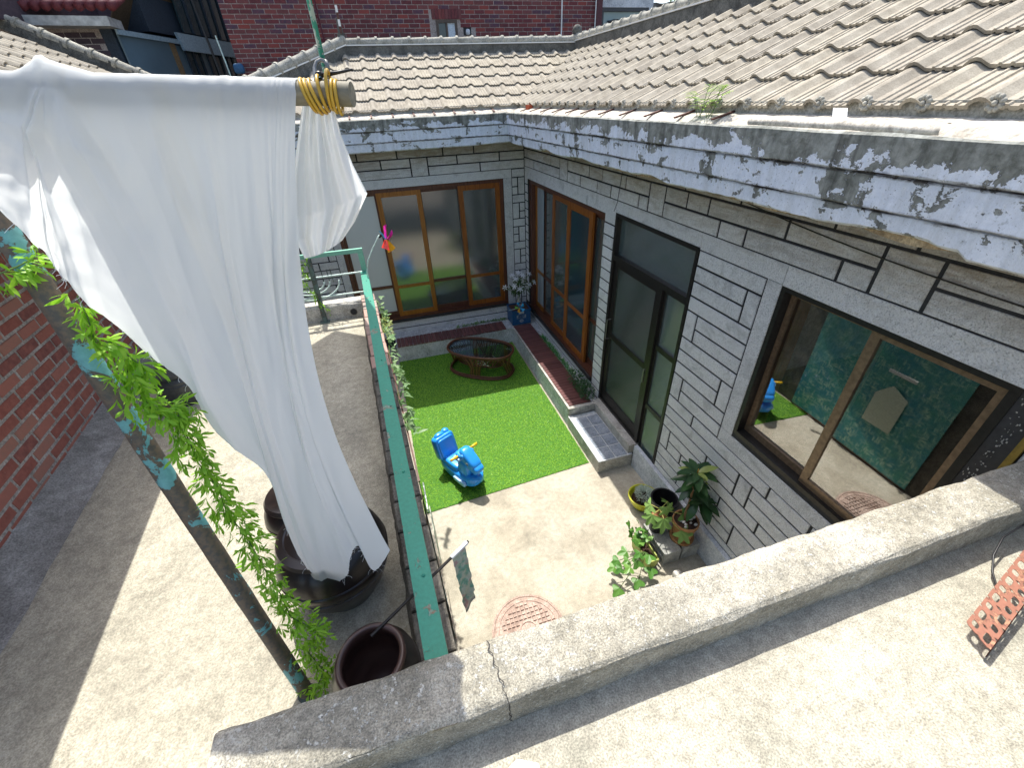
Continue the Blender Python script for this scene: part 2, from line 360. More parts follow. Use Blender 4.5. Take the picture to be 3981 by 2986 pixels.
def patina(name, base, bare, rust, thr=.55, sc_=6):
    t = NT(name, .55, .4); q = t.pos(); n = t.noise(q, sc_, 8, .68, .5); f = t.noise(q, 70, 4, .6)
    m = t.ramp(n, [(thr, 0), (thr+.012, 1)]); c = t.mix(t.ramp(f, [(.35, 0), (.65, 1)]), tuple(x*.82 for x in base), base)
    b = t.mix(t.ramp(f, [(.4, 0), (.62, 1)]), bare, rust); c = t.mix(m, c, b); t.col(c)
    h = t.math('SUBTRACT', t.math('MULTIPLY', f, .3), m); t.bump(h, .6, .002); return t.mat
M['green_steel'] = patina('green_painted_steel', (.035, .26, .175), (.16, .30, .24), (.20, .12, .07), .60, 11)
M['green_pale'] = patina('pale_green_steel', (.20, .46, .34), (.35, .5, .4), (.3, .25, .17), .66, 9)  # lighter green for the far post and top bars
M['post_steel'] = patina('peeling_teal_post', (.17, .43, .43), (.10, .088, .075), (.17, .125, .085), .435, 7)
M['bar_white'] = simple('pale_painted_bar', (.55, .68, .62), .5)
M['post_grey'] = patina('grey_green_post', (.12, .17, .15), (.05, .09, .08), (.12, .1, .08), .5, 9)
M['rust'] = patina('rusty_steel', (.30, .13, .085), (.42, .22, .13), (.15, .06, .045), .52, 14)
M['black_plastic'] = simple('black_plastic', (.015, .015, .017), .4, .4)
M['white'] = simple('white_paint', (.72, .72, .69), .6, .3, 0, 0, .08, 8)
M['gutter'] = stucco('pale_gutter', [(.3, (.40, .37, .31)), (.7, (.55, .51, .44))], 5, 50, .2, .002)
M['strap'] = simple('brown_strap', (.10, .045, .035), .6)
def cloth_mat():
    t = NT('white_cotton', .9, .1); p = t.pos(); n = t.noise(p, 420, 2); st = t.noise(t.pos((6, 6, .55)), 1.3, 4)
    c = t.mix(t.ramp(st, [(.54, 0), (.70, .5)]), (.80, .81, .80), (.76, .68, .50)); t.col(c); t.bump(n, .25, .0012)
    tr = t.node('ShaderNodeBsdfTranslucent'); tr.inputs[0].default_value = (.80, .82, .82, 1)
    mx = t.node('ShaderNodeMixShader'); mx.inputs[0].default_value = .5
    t.link(t.b.outputs[0], mx.inputs[1]); t.link(tr.outputs[0], mx.inputs[2]); t.link(mx.outputs[0], t.out.inputs[0]); return t.mat
M['cloth'] = cloth_mat()
def leaf_mat(name, a, b, tl=.35, rough=.45, third=None):
    t = NT(name, rough, .4); r = t.rnd(); c = t.mix(r, a, b)
    if third: c = t.mix(t.ramp(t.noise(t.pos(rnd=9.), 8, 2), [(.5, 0), (.7, 1)]), c, third)
    t.col(c); tr = t.node('ShaderNodeBsdfTranslucent'); t.link(c, tr.inputs[0])
    mx = t.node('ShaderNodeMixShader'); mx.inputs[0].default_value = tl
    t.link(t.b.outputs[0], mx.inputs[1]); t.link(tr.outputs[0], mx.inputs[2]); t.link(mx.outputs[0], t.out.inputs[0]); return t.mat
M['garland'] = leaf_mat('bright_plastic_leaf', (.22, .48, .025), (.36, .62, .05), .4)
M['turf'] = leaf_mat('artificial_turf_blade', (.17, .40, .02), (.36, .60, .05), .12, .45)
M['rubber_leaf'] = leaf_mat('rubber_plant_leaf', (.022, .06, .025), (.04, .10, .03), .1, .25)
M['rubber_young'] = leaf_mat('young_rubber_leaf', (.22, .34, .05), (.34, .40, .13), .3, .3)
M['fig'] = leaf_mat('fig_leaf', (.17, .32, .07), (.26, .42, .12), .3, .5)
M['ivy'] = leaf_mat('ivy_leaf', (.07, .20, .035), (.16, .32, .06), .3, .4)
M['ivy_pale'] = leaf_mat('variegated_ivy_leaf', (.24, .36, .16), (.12, .24, .08), .3, .5)
M['grass_plastic'] = leaf_mat('plastic_grass_tuft', (.05, .24, .05), (.10, .32, .07), .3, .5)
M['bush'] = leaf_mat('plastic_box_leaf', (.02, .07, .02), (.05, .13, .04), .2, .45)
M['lily_leaf'] = leaf_mat('lily_leaf', (.05, .10, .03), (.12, .18, .05), .3, .5)
M['petal'] = leaf_mat('white_petal', (.78, .80, .82), (.82, .83, .84), .3, .5)
M['frost_sprig'] = leaf_mat('frosted_sprig', (.62, .68, .62), (.36, .46, .34), .2, .6)
M['hill'] = leaf_mat('dry_hill_shrub', (.30, .26, .06), (.42, .36, .10), .2, .8)
M['stem'] = simple('green_stem', (.09, .16, .04), .6)
M['bark'] = simple('brown_bark', (.20, .12, .065), .8, .2, 0, .4)
M['soil'] = simple('potting_soil', (.045, .028, .02), .95, .1, 0, .9, .5)
M['pebble'] = simple('white_pebble', (.6, .57, .52), .5)
def glaze(name, a, b):
    t = NT(name, .28, .5); n = t.noise(t.pos((1, 1, 5)), 4, 5, .6, .5); t.col(t.ramp(n, [(.35, a), (.7, b)])); t.bump(n, .15, .004); return t.mat
M['onggi'] = glaze('brown_onggi_glaze', (.010, .008, .008), (.026, .018, .015))
M['onggi_dull'] = glaze('dull_onggi_rim', (.05, .028, .024), (.10, .055, .045))
M['terracotta'] = simple('terracotta', (.33, .17, .07), .7)
M['yellow_bowl'] = simple('yellow_green_plastic', (.50, .50, .025), .35, .5)
M['olive_planter'] = simple('olive_plastic', (.36, .40, .10), .5)
M['crate'] = simple('blue_crate_plastic', (.012, .085, .21), .4, .5)
M['crate_liner'] = simple('white_bag', (.55, .57, .6), .7)
M['toy_blue'] = simple('glossy_blue_plastic', (.025, .29, .82), .28, .5, 0, 0, .06, 6)
M['toy_light'] = simple('light_blue_plastic', (.30, .52, .80), .3, .5, 0, 0, .06)
M['yellow'] = simple('yellow_plastic', (.75, .45, .02), .35, .5, 0, 0, .08)
M['hose'] = simple('yellow_rubber_hose', (.55, .34, .035), .35, .45, 0, 0, .15, 15)
M['pink'] = simple('pink_film', (.85, .03, .35), .3); M['red'] = simple('red_film', (.75, .04, .02), .3)
M['orange'] = simple('orange_film', (.9, .38, .02), .3); M['cyan'] = simple('blue_film', (.06, .42, .78), .25); M['lime'] = simple('green_film', (.3, .7, .1), .3)
M['bottle'] = simple('blue_bottle', (.02, .14, .42), .2, .5)
M['manhole'] = stucco('rusty_cast_iron', [(.3, (.30, .21, .17)), (.6, (.42, .32, .27))], 8, 90, .5, .003)
M['steel'] = simple('dull_steel', (.22, .22, .21), .45, .5, .7)
M['paper'] = simple('white_paper', (.8, .8, .78), .7, .1, 0, 0, .03)
M['slate_tile'] = stucco('slate_blue_tile', [(.3, (.20, .235, .28)), (.6, (.29, .325, .37)), (.8, (.36, .39, .42))], 5, 60, .3, .003)
M['grout'] = simple('pale_grout', (.52, .54, .55), .9)
M['metal_flashing'] = simple('dented_flashing', (.42, .43, .42), .5, .4, .3, .6, .3, 12)
M['membrane'] = simple('blue_grey_membrane', (.22, .30, .35), .7, .2, 0, .3)
M['red_roof'] = simple('red_ridge_tile', (.13, .03, .035), .6)
M['green_rod'] = patina('green_coated_rod', (.04, .30, .22), (.30, .45, .40), (.4, .45, .42), .5, 40)
M['navy'] = simple('dark_navy_panel', (.03, .045, .065), .6)
def knit():
    t = NT('knitted_cotton', .9, .1); p = t.pos((1, 1, 1)); n = t.noise(p, 26, 3, .6); w = t.noise(t.pos((30, 30, 90)), 2, 2)
    c = t.mix(t.ramp(n, [(.4, 0), (.5, 1)]), (.22, .45, .36), (.50, .58, .50)); c = t.mix(t.ramp(t.noise(p, 21, 2), [(.6, 0), (.66, .8)]), c, (.55, .32, .32)); t.col(c); t.bump(w, .9, .006); return t.mat
M['knit'] = knit()

# ------------------------------------------------------------------ reusable meshes
def chbox(mb, ax, u0, u1, d0, d1, z0, z1, ch=.005):
    "a block with a chamfered outer face; ax maps (u, d, z) to the world, d grows inward"
    vs = [ax(u, d1, z) for z in (z0, z1) for u in (u0, u1)] + [ax(u, d0+ch, z) for z in (z0, z1) for u in (u0, u1)] + \
         [ax(u, d0, z) for z in (z0+ch, z1-ch) for u in (u0+ch, u1-ch)]
    fs = [(8, 9, 11, 10), (4, 5, 9, 8), (5, 7, 11, 9), (7, 6, 10, 11), (6, 4, 8, 10), (0, 1, 5, 4), (1, 3, 7, 5), (3, 2, 6, 7), (2, 0, 4, 6)]
    mb.add(vs, fs); return mb
def leaf_mesh(name, mat, L, W, n=4, droop=.25, fold=.25, tip=1.0, widest=.5):
    mb = MB(); rows = []
    for i in range(n+1):
        t = i/n; w = W/2*(math.sin(math.pi*min(1, t**(math.log(.5)/math.log(widest))))**.8) if 0 < t < 1 else W*.03
        y = L*t; z = -droop*L*t*t
        rows += [(-w, y, z+fold*w), (0, y, z), (w, y, z+fold*w)]
    fs = []
    for i in range(n):
        a = i*3; fs += [(a, a+1, a+4, a+3), (a+1, a+2, a+5, a+4)]
    mb.add(rows, fs); return mb.mesh(name, mat, True)
def lobed_mesh(name, mat, R_, lobes, depth=.45, droop=.2):
    mb = MB(); pts = []; K = lobes*6
    for k in range(K+1):
        a = math.radians(-60)+math.radians(300)*k/K+math.radians(0)
        ph = (k/K)*lobes*2*math.pi
        r = R_*(1-depth*(.5+.5*math.cos(ph)))*(1-.15*abs(k/K-.5))
        a2 = a
        x = r*math.cos(a2); y = r*math.sin(a2)+R_*.35
        pts.append((x, y, -droop*(x*x+y*y)/R_+.0))
    mb.add([(0, 0, 0)]+pts, [(0, i+1, i+2) for i in range(K)]); return mb.mesh(name, mat, False)
def aim(d, up=(0, 0, 1), spin=0.0):
    "rotation taking local +Y to d and local +Z near up"
    y = Vector(d).normalized(); u = Vector(up)
    if abs(y.dot(u)) > .98: u = Vector((1, 0, 0))
    x = y.cross(u).normalized(); z = x.cross(y)
    m = Matrix((x, y, z)).transposed()
    return (m @ Matrix.Rotation(spin, 3, 'Y')).to_quaternion()
def rv(a): return Vector((random.uniform(-a, a), random.uniform(-a, a), random.uniform(-a, a)))
def brick_mesh(name, mat, L, H, D):
    mb = MB(); c = .004
    ax = lambda u, d, z: Vector((u, d, z))
    chbox(mb, ax, -L/2, L/2, 0, D, -H/2, H/2, c); return mb.mesh(name, mat)
def brick_wall(parent, mat, O, U, Nn, width, z0, z1, L=.2, H=.062, J=.011, limit=300, score=None, inside=None, name='brick', D=.03, proud=.003):
    "courses of bricks as separate objects, those past the limit joined"
    U = Vector(U).normalized(); Nn = Vector(Nn).normalized(); O = Vector(O)
    meshes = [brick_mesh(name, mat, L-J*.0, H, D) for _ in range(1)]
    half = brick_mesh(name, mat, (L-J)/2, H, D)
    rot = Matrix((U, -Nn, Vector((0, 0, 1)))).transposed().to_quaternion()
    cells = []; halves = []
    nr = int((z1-z0)/(H+J))
    for r in range(nr):
        z = z0+(r+.5)*(H+J); off = 0 if r % 2 else (L+J)/2
        k = 0
        u = -off+L/2
        while u-L/2 < width:
            if u-L/2 >= -.001 and u+L/2 <= width+.001: cells.append((u, z, 1))
            u += L+J
        if r % 2 == 0:
            for e in (L/4-J/4, width-L/4+J/4): halves.append((e, z))
    if inside:
        for c in cells:
            if not inside(c[0], c[1], L/2):
                halves += [(c[0]+du, c[1]) for du in (-(L+J)/4, (L+J)/4) if inside(c[0]+du, c[1], L/4)]
        cells = [c for c in cells if inside(c[0], c[1], L/2)]
    if score: cells.sort(key=lambda c: score(O+U*c[0]+Vector((0, 0, c[1]))))
    rest = MB()
    for u, z in halves:
        p = O+U*u; p.z = z; p = p+Nn*(proud+.002); Mx = Matrix.Translation(p) @ rot.to_matrix().to_4x4()
        chbox(rest, lambda a, d, zz: Mx @ Vector((a, d, zz)), -(L-J)/4, (L-J)/4, 0, D, -H/2, H/2, .004)
    for i, (u, z, w) in enumerate(cells):
        p = O+U*u; p.z = z; p = p+Nn*random.uniform(proud, proud+.004)
        if i < limit: put(name, meshes[0], parent, p, rot @ Quaternion((0, 0, 1), random.uniform(-.012, .012)))
        else:
            Mx = Matrix.Translation(p) @ rot.to_matrix().to_4x4()
            ax = lambda a, d, zz: Mx @ Vector((a, d, zz))
            chbox(rest, ax, -L/2, L/2, 0, D, -H/2, H/2, .004)
    if rest.v:
        o = rest.build('brickwork', mat, parent); o['kind'] = 'stuff'

# ================================================================== SETTING
g = MB(); g.box(-60, 60, -40, 80, -.4, -.02); tag(g.build('ground', M['earth']), kind='structure')
f = MB(); f.add([(x, y, 0) for x, y in ((-7, -.5), (2.6, -.5), (2.6, 7.8), (-7, 7.8))], [(0, 1, 2, 3)])
tag(f.build('courtyard_floor', M['yard']), kind='structure')
ZT = 2.07
def wallx(y): return -.05-.2*(y-.81)/3.89       # right (courtyard) edge of the retaining wall top
t_ = MB(); t_.prism([(-5, -1.2), (-.75, -1.2), (-.75, .5), (wallx(.5)-.16, .5), (wallx(4.72)-.16, 4.72), (-5, 4.72)], .0, ZT)
tag(t_.build('terrace_floor', M['terrace']), kind='structure')
ZS = 2.49
s_ = MB(); s_.box(-.72, 6.5, -4, .455, 2.2, ZS); tag(s_.build('rooftop_floor', M['slab']), kind='structure')
# dry hillside far beyond, upper right
h_ = MB()
def hillp(u, v): 
    x = 4+u*26; y = 24+v*16; return (x, y, 3+v*11*(.7+.3*math.sin(u*5))+.9*noise.noise((u*11, v*9, 0)))
h_.grid(hillp, 26, 14); tag(h_.build('hillside', M['hill'], None, True), kind='structure')

# ---- parapet in front of the camera
ZP = 2.65
pp = MB()
def par(u, v):
    x = -.68+u*4.9; seg = v*5
    prof = [(.452, ZS-.03), (.450, ZP-.012), (.462, ZP), (.608, ZP+.002), (.622, ZP-.014), (.62, 2.2)]
    i = min(int(seg), 4); a = seg-i; y = prof[i][0]*(1-a)+prof[i+1][0]*a; z = prof[i][1]*(1-a)+prof[i+1][1]*a
    n1 = noise.noise((x*7, v*9, 1.3)); n2 = noise.noise((x*26, v*24, 4.1))
    return (x, y+.006*n1+.002*n2, z+.005*n1+.0025*n2)
pp.grid(par, 300, 40)
for x, s in ((-.68, 1), (4.22, -1)):
    pass
pp.box(-.679, 4.21, .47, .60, 2.3, ZP-.01)
pr = thing('parapet_wall', 'low weathered concrete parapet running along the edge of the rooftop', 'wall', (1.5, .54, ZS))
pp.build('wall', M['parapet'], pr, True)

def crack(name, pts, w, parent, mat):
    m = MB(); n = len(pts); vs = []
    for i, p in enumerate(pts):
        p = Vector(p); a = Vector(pts[max(0, i-1)]); b = Vector(pts[min(n-1, i+1)]); d = (b-a).normalized(); u = Vector((0, 0, 1)) if abs(d.z) < .7 else Vector((0, -1, 0))
        q = d.cross(u).normalized()*w*random.uniform(.3, 1); vs += [p-q, p+q]
    m.add(vs, [(2*i, 2*i+1, 2*i+3, 2*i+2) for i in range(n-1)]); return m.build(name, mat, parent)
ck = simple('crack_shadow', (.05, .045, .04), .95)
crack('crack', [(.055+.006*math.sin(i*2.3)+.0015*i, .615-i*.0135, ZP+.008+.004*noise.noise((i*.4, 1, 1))) for i in range(12)]+[(.075+.005*math.sin(i*3), .446, ZP-.01-i*.018) for i in range(8)], .0022, pr, ck)
# ================================================================== HOUSE
XW, YW = 2.52, 7.69
AR = lambda u, d, z: Vector((XW+d, u, z))            # right wing: u = y
AB = lambda u, d, z: Vector((u, YW+d, z))            # back wing:  u = x
def wbox(mb, ax, u0, u1, d0, d1, z0, z1):
    vs = [ax(u, d, z) for z in (z0, z1) for d in (d0, d1) for u in (u0, u1)]
    mb.add(vs, [(0, 2, 3, 1), (4, 5, 7, 6), (0, 1, 5, 4), (2, 6, 7, 3), (0, 4, 6, 2), (1, 3, 7, 5)]); return mb
house = thing('stone_house', 'single storey grey granite house with peeling white eaves and a tiled roof round the courtyard', 'house', (2.52, 7.69, 0))
def zc(n): return .425+.1362*n
JT = .0108
# dark joints behind the stones, with the openings left out
core = MB()
def wallcore(ax, u0, u1, z0, z1, holes):
    us = sorted({u0, u1, *[h[0] for h in holes], *[h[1] for h in holes]}); zs = sorted({z0, z1, *[h[2] for h in holes], *[h[3] for h in holes]})
    for a, b in zip(us, us[1:]):
        for c, d in zip(zs, zs[1:]):
            if not any(h[0] <= a and b <= h[1] and h[2] <= c and d <= h[3] for h in holes): wbox(core, ax, a, b, .0055, .16, c, d)
DOOR = (2.97, 4.42, .15, 2.89); WIN = (.79, 2.10, 1.56, 2.87); WD = (4.68, 7.53, .50, 2.83)
wallcore(AR, -2.5, 7.85, 0, 3.9, [DOOR, WIN, WD])
BD = (-.75, 2.13, .55, 2.85)
wallcore(AB, -7, 2.55, 0, 3.9, [BD])
core.build('wall', M['mortar_black'], house)
def stone(ax, u0, u1, z0, z1, plain=False):
    if u1-u0 < .03 or z1-z0 < .02: return
    m = MB(); j = JT if not plain else .0015
    chbox(m, ax, u0+j, u1-j, random.uniform(-.004, .0005) if not plain else -.0005, .02, z0+j*.85, z1-j*.85, .003 if not plain else .002)
    m.build('stone', M['granite'], house)
def course(ax, z0, z1, us):
    for a, b in zip(us, us[1:]): stone(ax, a, b, z0, z1)
# right wing, courses between door and window and below
R_ = lambda n0, n1, *us: course(AR, zc(n0), zc(n1), sorted(us))
R_(17, 18, 2.23, 2.97); R_(16, 17, 2.37, 2.97); R_(15, 16, 2.37, 2.97); R_(15, 17, 2.23, 2.37); R_(14, 15, 2.23, 2.97)
R_(12, 14, 2.82, 2.97); R_(13, 14, 2.23, 2.82); R_(12, 13, 2.23, 2.82); R_(11, 12, 2.23, 2.97); R_(9, 11, 2.23, 2.37)
R_(10, 11, 2.37, 2.97); R_(9, 10, 2.37, 2.97); R_(7, 9, 2.82, 2.97); R_(8, 9, 2.23, 2.82); R_(7, 8, 2.23, 2.82)
R_(6, 7, -2, -1.1, -.3, .3, .8, 1.23, 1.61, 2.57, 2.97); R_(5, 6, 1.90, 2.97); R_(4, 5, 1.90, 2.28, 2.97); R_(4, 6, 1.75, 1.90)
R_(5, 6, -2, -.6, .5, 1.2, 1.75); R_(4, 5, -2, -.2, .9, 1.75); R_(2, 4, 2.83, 2.97); R_(3, 4, -2, -.5, .6, 1.58, 2.83); R_(2, 3, -2, -.4, 1.0, 2.0, 2.6, 2.83)
R_(1, 2, 1.77, 2.97); R_(0, 1, 1.77, 2.57, 2.97); R_(0, 2, 1.5, 1.77); R_(1, 2, -2, 0, .9, 1.5); R_(0, 1, -2, .3, 1.2, 1.5)
course(AR, .335, zc(0), [-2, -.2, .7, 1.61, 2.4, 2.97])
for n in range(-1, 18): stone(AR, 4.42, 4.68, zc(n), zc(n+1))
r1 = [-2, -1, .1, .75, 1.29, 1.57, 2.2, 2.97, 3.25, 3.57, 3.83, 4.28, 4.82, 5.17, 5.83, 6.11, 6.45, 7.48, 7.69]
r2 = [-2, -.6, .4, 1.29, 1.57, 1.77, 2.53, 2.81, 3.57, 3.83, 4.0, 4.59, 4.93, 5.41, 5.83, 6.11, 6.83, 7.22, 7.69]
for us, n in ((r1, 20), (r2, 19)):
    for a, b in zip(us, us[1:]):
        if (a, b) in ((5.83, 6.11), (3.57, 3.83), (1.29, 1.57)):
            if n == 19: stone(AR, a, b, zc(19), zc(21))
        else: stone(AR, a, b, zc(n), zc(n+1))
course(AR, zc(21), zc(22)+.06, [-2, -.8, .2, .8, 1.43, 1.89, 2.65, 3.3, 4.1, 4.9, 5.6, 6.3, 7.0, 7.69])
# plain dressed bands round the openings
stone(AR, -2, .79, zc(18), zc(19), True); stone(AR, .79, 2.10, 2.87, zc(19), True); stone(AR, 2.10, 2.97, zc(18), zc(19), True)
stone(AR, 2.97, 4.42, 2.89, zc(19), True); stone(AR, 4.42, 7.69, 2.835, zc(19), True)
stone(AR, 2.10, 2.23, 1.515, zc(18), True); stone(AR, .66, 2.23, zc(7), 1.515, True); stone(AR, -2, .66, zc(7), 1.515, True);  stone(AR, -2, .66, 1.515, zc(18), True)
stone(AR, 4.68, 7.69, .335, .425); stone(AR, 4.68, 7.69, .21, .335)
for i in range(17):                                   # narrow return beside the inner corner
    stone(AR, 7.535, 7.69, zc(i+1), zc(i+2))
# back wing
B_ = lambda z0, z1, *us: course(AB, z0, z1, sorted(us))
L1, L2, L3 = 3.258, 3.124, 2.985
B_(L1, L1+.16, -6, -5, -4, -3, -2, -1.1, -.62, -.2, .41, 1.14, 1.65, 2.52)
for us, z0, z1 in (([-6, -5.2, -4.1, -3, -2.2, -1.3, -.5, .14, .6, .875, 1.36, 2.08, 2.52], L2, L1), ([-6, -4.8, -3.6, -2.5, -1.6, -.7, .6, .875, 1.74, 2.52], L3, L2)):
    for a, b in zip(us, us[1:]):
        if (a, b) == (.6, .875):
            if z0 == L3: stone(AB, a, b, L3, L1)
        else: stone(AB, a, b, z0, z1)
stone(AB, -.87, 2.28, 2.85, L3, True); stone(AB, 2.13, 2.28, .34, 2.85, True); stone(AB, -.87, -.75, .3, 2.85, True)
cz = [2.985, 2.849, 2.702, 2.57, 2.434, 2.289, 2.162, 2.022, 1.887, 1.75, 1.609, 1.475, 1.335, 1.2, 1.06, .92, .78, .64, .5, .36]
k = 0
stone(AB, 2.28, 2.52, cz[1], cz[0])
i = 1
while i < len(cz)-3:
    a, b, c, d = cz[i], cz[i+1], cz[i+2], cz[i+3]
    if k % 2 == 0: stone(AB, 2.28, 2.39, b, a); stone(AB, 2.28, 2.39, c, b); stone(AB, 2.39, 2.52, c, a)
    else: stone(AB, 2.28, 2.41, c, a); stone(AB, 2.41, 2.52, b, a); stone(AB, 2.41, 2.52, c, b)
    stone(AB, 2.28, 2.52, d, c); k += 1; i += 3
zl = [.3+.1362*i for i in range(20)]
for i, (a, b) in enumerate(zip(zl, zl[1:])):
    us = [-6, -4.9, -3.8, -2.9, -2.0, -1.0 if i % 2 else -1.18, -.87]
    if i % 3 == 0: us = [-6, -4.5, -3.2, -2.2, -1.4, -.87]
    course(AB, a, b, us)
stone(AB, -.75, 2.28, .37, .54); stone(AB, -.75, 2.28, .21, .37)
pl = MB(); pl.box(2.47, 2.52, -2, 3.33, 0, .338); pl.build('plinth', M['plinth'], house)
# dark rooms behind the openings
def room(name, ax, u0, u1, d0, d1, z0, z1, mat):
    m = MB(); v = [ax(u, d, z) for z in (z0, z1) for d in (d0, d1) for u in (u0, u1)]
    m.add(v, [(0, 1, 3, 2), (4, 6, 7, 5), (2, 3, 7, 6), (0, 2, 6, 4), (1, 5, 7, 3)]); return m.build(name, mat, house)
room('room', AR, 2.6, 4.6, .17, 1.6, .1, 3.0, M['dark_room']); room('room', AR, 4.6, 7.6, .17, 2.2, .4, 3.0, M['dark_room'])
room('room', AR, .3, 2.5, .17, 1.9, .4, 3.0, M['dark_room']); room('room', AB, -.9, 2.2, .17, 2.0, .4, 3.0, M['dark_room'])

# ---- eaves band with peeling paint
PROF = [(.30, 3.80), (.405, 3.815), (.422, 3.805), (.420, 3.672), (.414, 3.666), (.396, 3.668), (.396, 3.660), (.402, 3.656), (.398, 3.528), (.392, 3.522), (.374, 3.524), (.374, 3.516), (.380, 3.512), (.372, 3.412), (.345, 3.398)]
def eave(ax, u0, u1, n, ragged, corner):
    m = MB(); rows = []
    for i in range(n+1):
        t = i/n; row = []
        for k, (o, z) in enumerate(PROF):
            ua, ub = (u0, u1-o) if corner else (u0, u1)
            u = ua+(ub-ua)*t; zz = z; oo = o
            zz += .006*noise.noise((u*3, k, 2)); oo += .004*noise.noise((u*9, k*3, 7))
            if k >= 13:
                rg = ragged(u); zz += rg; oo += rg*.12
            row.append(ax(u, -oo, zz))
        rows.append(row)
    nv = len(PROF)
    m.add([v for r in rows for v in r], [(i*nv+k, i*nv+k+1, (i+1)*nv+k+1, (i+1)*nv+k) for i in range(n) for k in range(nv-1)])
    # soffit
    sb = MB(); sb.add([v for i in range(n+1) for v in (rows[i][-1], ax(u0+((u1-.0)-u0)*i/n, .02, 3.425))], [(2*i, 2*i+1, 2*i+3, 2*i+2) for i in range(n)])
    return m, sb
def rag_right(u):
    a = max(0, noise.noise((u*2.1, 5.5, 0))+.12)*.055+abs(noise.noise((u*19, 1, 0)))*.012
    if 1.2 < u < 4.9 : a += .018*max(0, noise.noise((u*1.1, 9, 3))+.4)
    return a if u > 1.08 else .006*noise.noise((u*20, 1, 1))
def rag_back(u): return .004*noise.noise((u*20, 3, 3))+max(0, u-1.6)*.03
e1, s1 = eave(AR, -2.5, YW, 260, rag_right, True); e2, s2 = eave(AB, -6.5, XW, 160, rag_back, True)
e1.build('eaves_band', M['peel'], house); e2.build('eaves_band', M['peel'], house)
s1.build('soffit', M['torn'], house); s2.build('soffit', M['torn'], house)
tb = MB()                                             # torn lining board showing under the broken edge
for u0, u1 in ((2.9, 4.6), (1.55, 2.6), (1.1, 1.5), (5.2, 6.6)):
    N_ = int((u1-u0)/.05)
    vs = []
    for i in range(N_+1):
        u = u0+(u1-u0)*i/N_; w = .03*math.sin(math.pi*i/N_)+.012*noise.noise((u*9, 0, 4))
        vs += [AR(u, -.335, 3.46), AR(u, -.325-.01*noise.noise((u*7, 3, 1)), 3.418-max(0, w)*.7)]
    tb.add(vs, [(2*i, 2*i+1, 2*i+3, 2*i+2) for i in range(N_)])
tb.build('torn_board', M['torn'], house)
# gutter sheet with brown straps
gm = MB()
def gut(ax, u0, u1, n):
    rows = []
    for i in range(n+1):
        t = i/n; row = []
        for o, z in ((.31, 3.80), (.27, 3.795), (.20, 3.835), (.10, 3.862)):
            u = u0+(u1-o-u0)*t; row.append(ax(u, -o, z+.006*noise.noise((u*2.2, o*9, 1))))
        rows += row
    gm.add(rows, [(i*4+k, i*4+k+1, (i+1)*4+k+1, (i+1)*4+k) for i in range(n) for k in range(3)])
gut(AR, -2.5, YW, 90); gut(AB, -6.5, XW, 70); gm.build('gutter', M['gutter'], house)
sm = MB(); sm.box(-.012, .012, -.085, .085, -.004, .006); smesh = sm.mesh('gutter_strap', M['strap'])
tilt = math.atan2(.04, .17)
for i in range(14):
    x = -2.0+i*.305
    put('gutter_strap', smesh, house, (x, YW-.19, 3.846), Matrix.Rotation(tilt, 3, 'X'))
for i in range(13):
    y = 7.0-i*.42
    if y < 2.4: break
    put('gutter_strap', smesh, house, (XW-.19, y, 3.846), Matrix.Rotation(-math.pi/2, 3, 'Z') @ Matrix.Rotation(tilt, 3, 'X'))

# ---- roof
SL = math.radians(25); XE, YE, ZE = 2.40, 7.58, 3.875; PW, PL = .265, .331
cS, sS = math.cos(SL), math.sin(SL)
roof = MB()
XRG, YRG = 4.12, 9.30
hr = (XRG-XE)*math.tan(SL); hb = (YRG-YE)*math.tan(SL)
roof.add([(XE+.02, -2.5, ZE-.02), (XRG, -2.5, ZE+hr-.03), (XRG, YRG, ZE+hr-.03), (XE+.02, YE+.02, ZE-.02), (-2.0, YE+.02, ZE-.02), (-.05, YRG, ZE+hb-.03), (XRG, YRG, ZE+hb-.03),
          (XRG+2.2, -2.5, ZE-.1), (XRG+2.2, YRG+2, ZE-.1), (XRG, YRG+2, ZE-.1), (-.05, YRG+1.9, ZE-.1), (-2, YRG+1.9, ZE-.1)],
         [(0, 1, 2, 3), (3, 6, 5, 4), (1, 7, 8, 2), (2, 8, 9, 6), (6, 9, 10, 5), (4, 5, 10, 11)])
roofo = roof.build('roof', M['ridge_mortar'], house)
def tile_mesh(name):
    prof = [(0, .004), (.012, .018), (.03, .033), (.05, .038), (.068, .034), (.088, .020), (.108, .007), (.135, .004), (.140, .011), (.148, .011), (.153, .004), (.180, .004), (.185, .011), (.193, .011), (.198, .004), (.225, .004), (.230, .011), (.238, .011), (.243, .004), (.278, .006)]
    LL = PL+.03; lift = .025; th = .017
    m = MB(); n = len(prof)
    vs = [(u, 0, z+lift) for u, z in prof]+[(u, LL, z) for u, z in prof]+[(u, .002, z+lift-th) for u, z in prof]
    fs = [(i, i+1, n+i+1, n+i) for i in range(n-1)]+[(2*n+i, 2*n+i+1, i+1, i) for i in range(n-1)]
    m.add(vs, fs); return m.mesh(name, M['tile'])
tmesh = tile_mesh('roof_tile')
qb = Matrix(((1, 0, 0), (0, cS, -sS), (0, sS, cS)))
qr = Matrix(((0, cS, -sS), (-1, 0, 0), (0, sS, cS)))
nt = 0
for r in range(6):
    for c in range(-5, 18):
        x = c*PW-.12; v = r*PL; y = YE+v*cS; z = ZE+v*sS
        if (x+.13)-XE > (y+.15)-YE+.16: continue
        if x+.05 < -.05-(YRG-(y+.1)): continue
        put('roof_tile', tmesh, roofo, (x, y, z), qb @ Matrix.Rotation(random.uniform(-.012, .012), 3, 'Z')); nt += 1
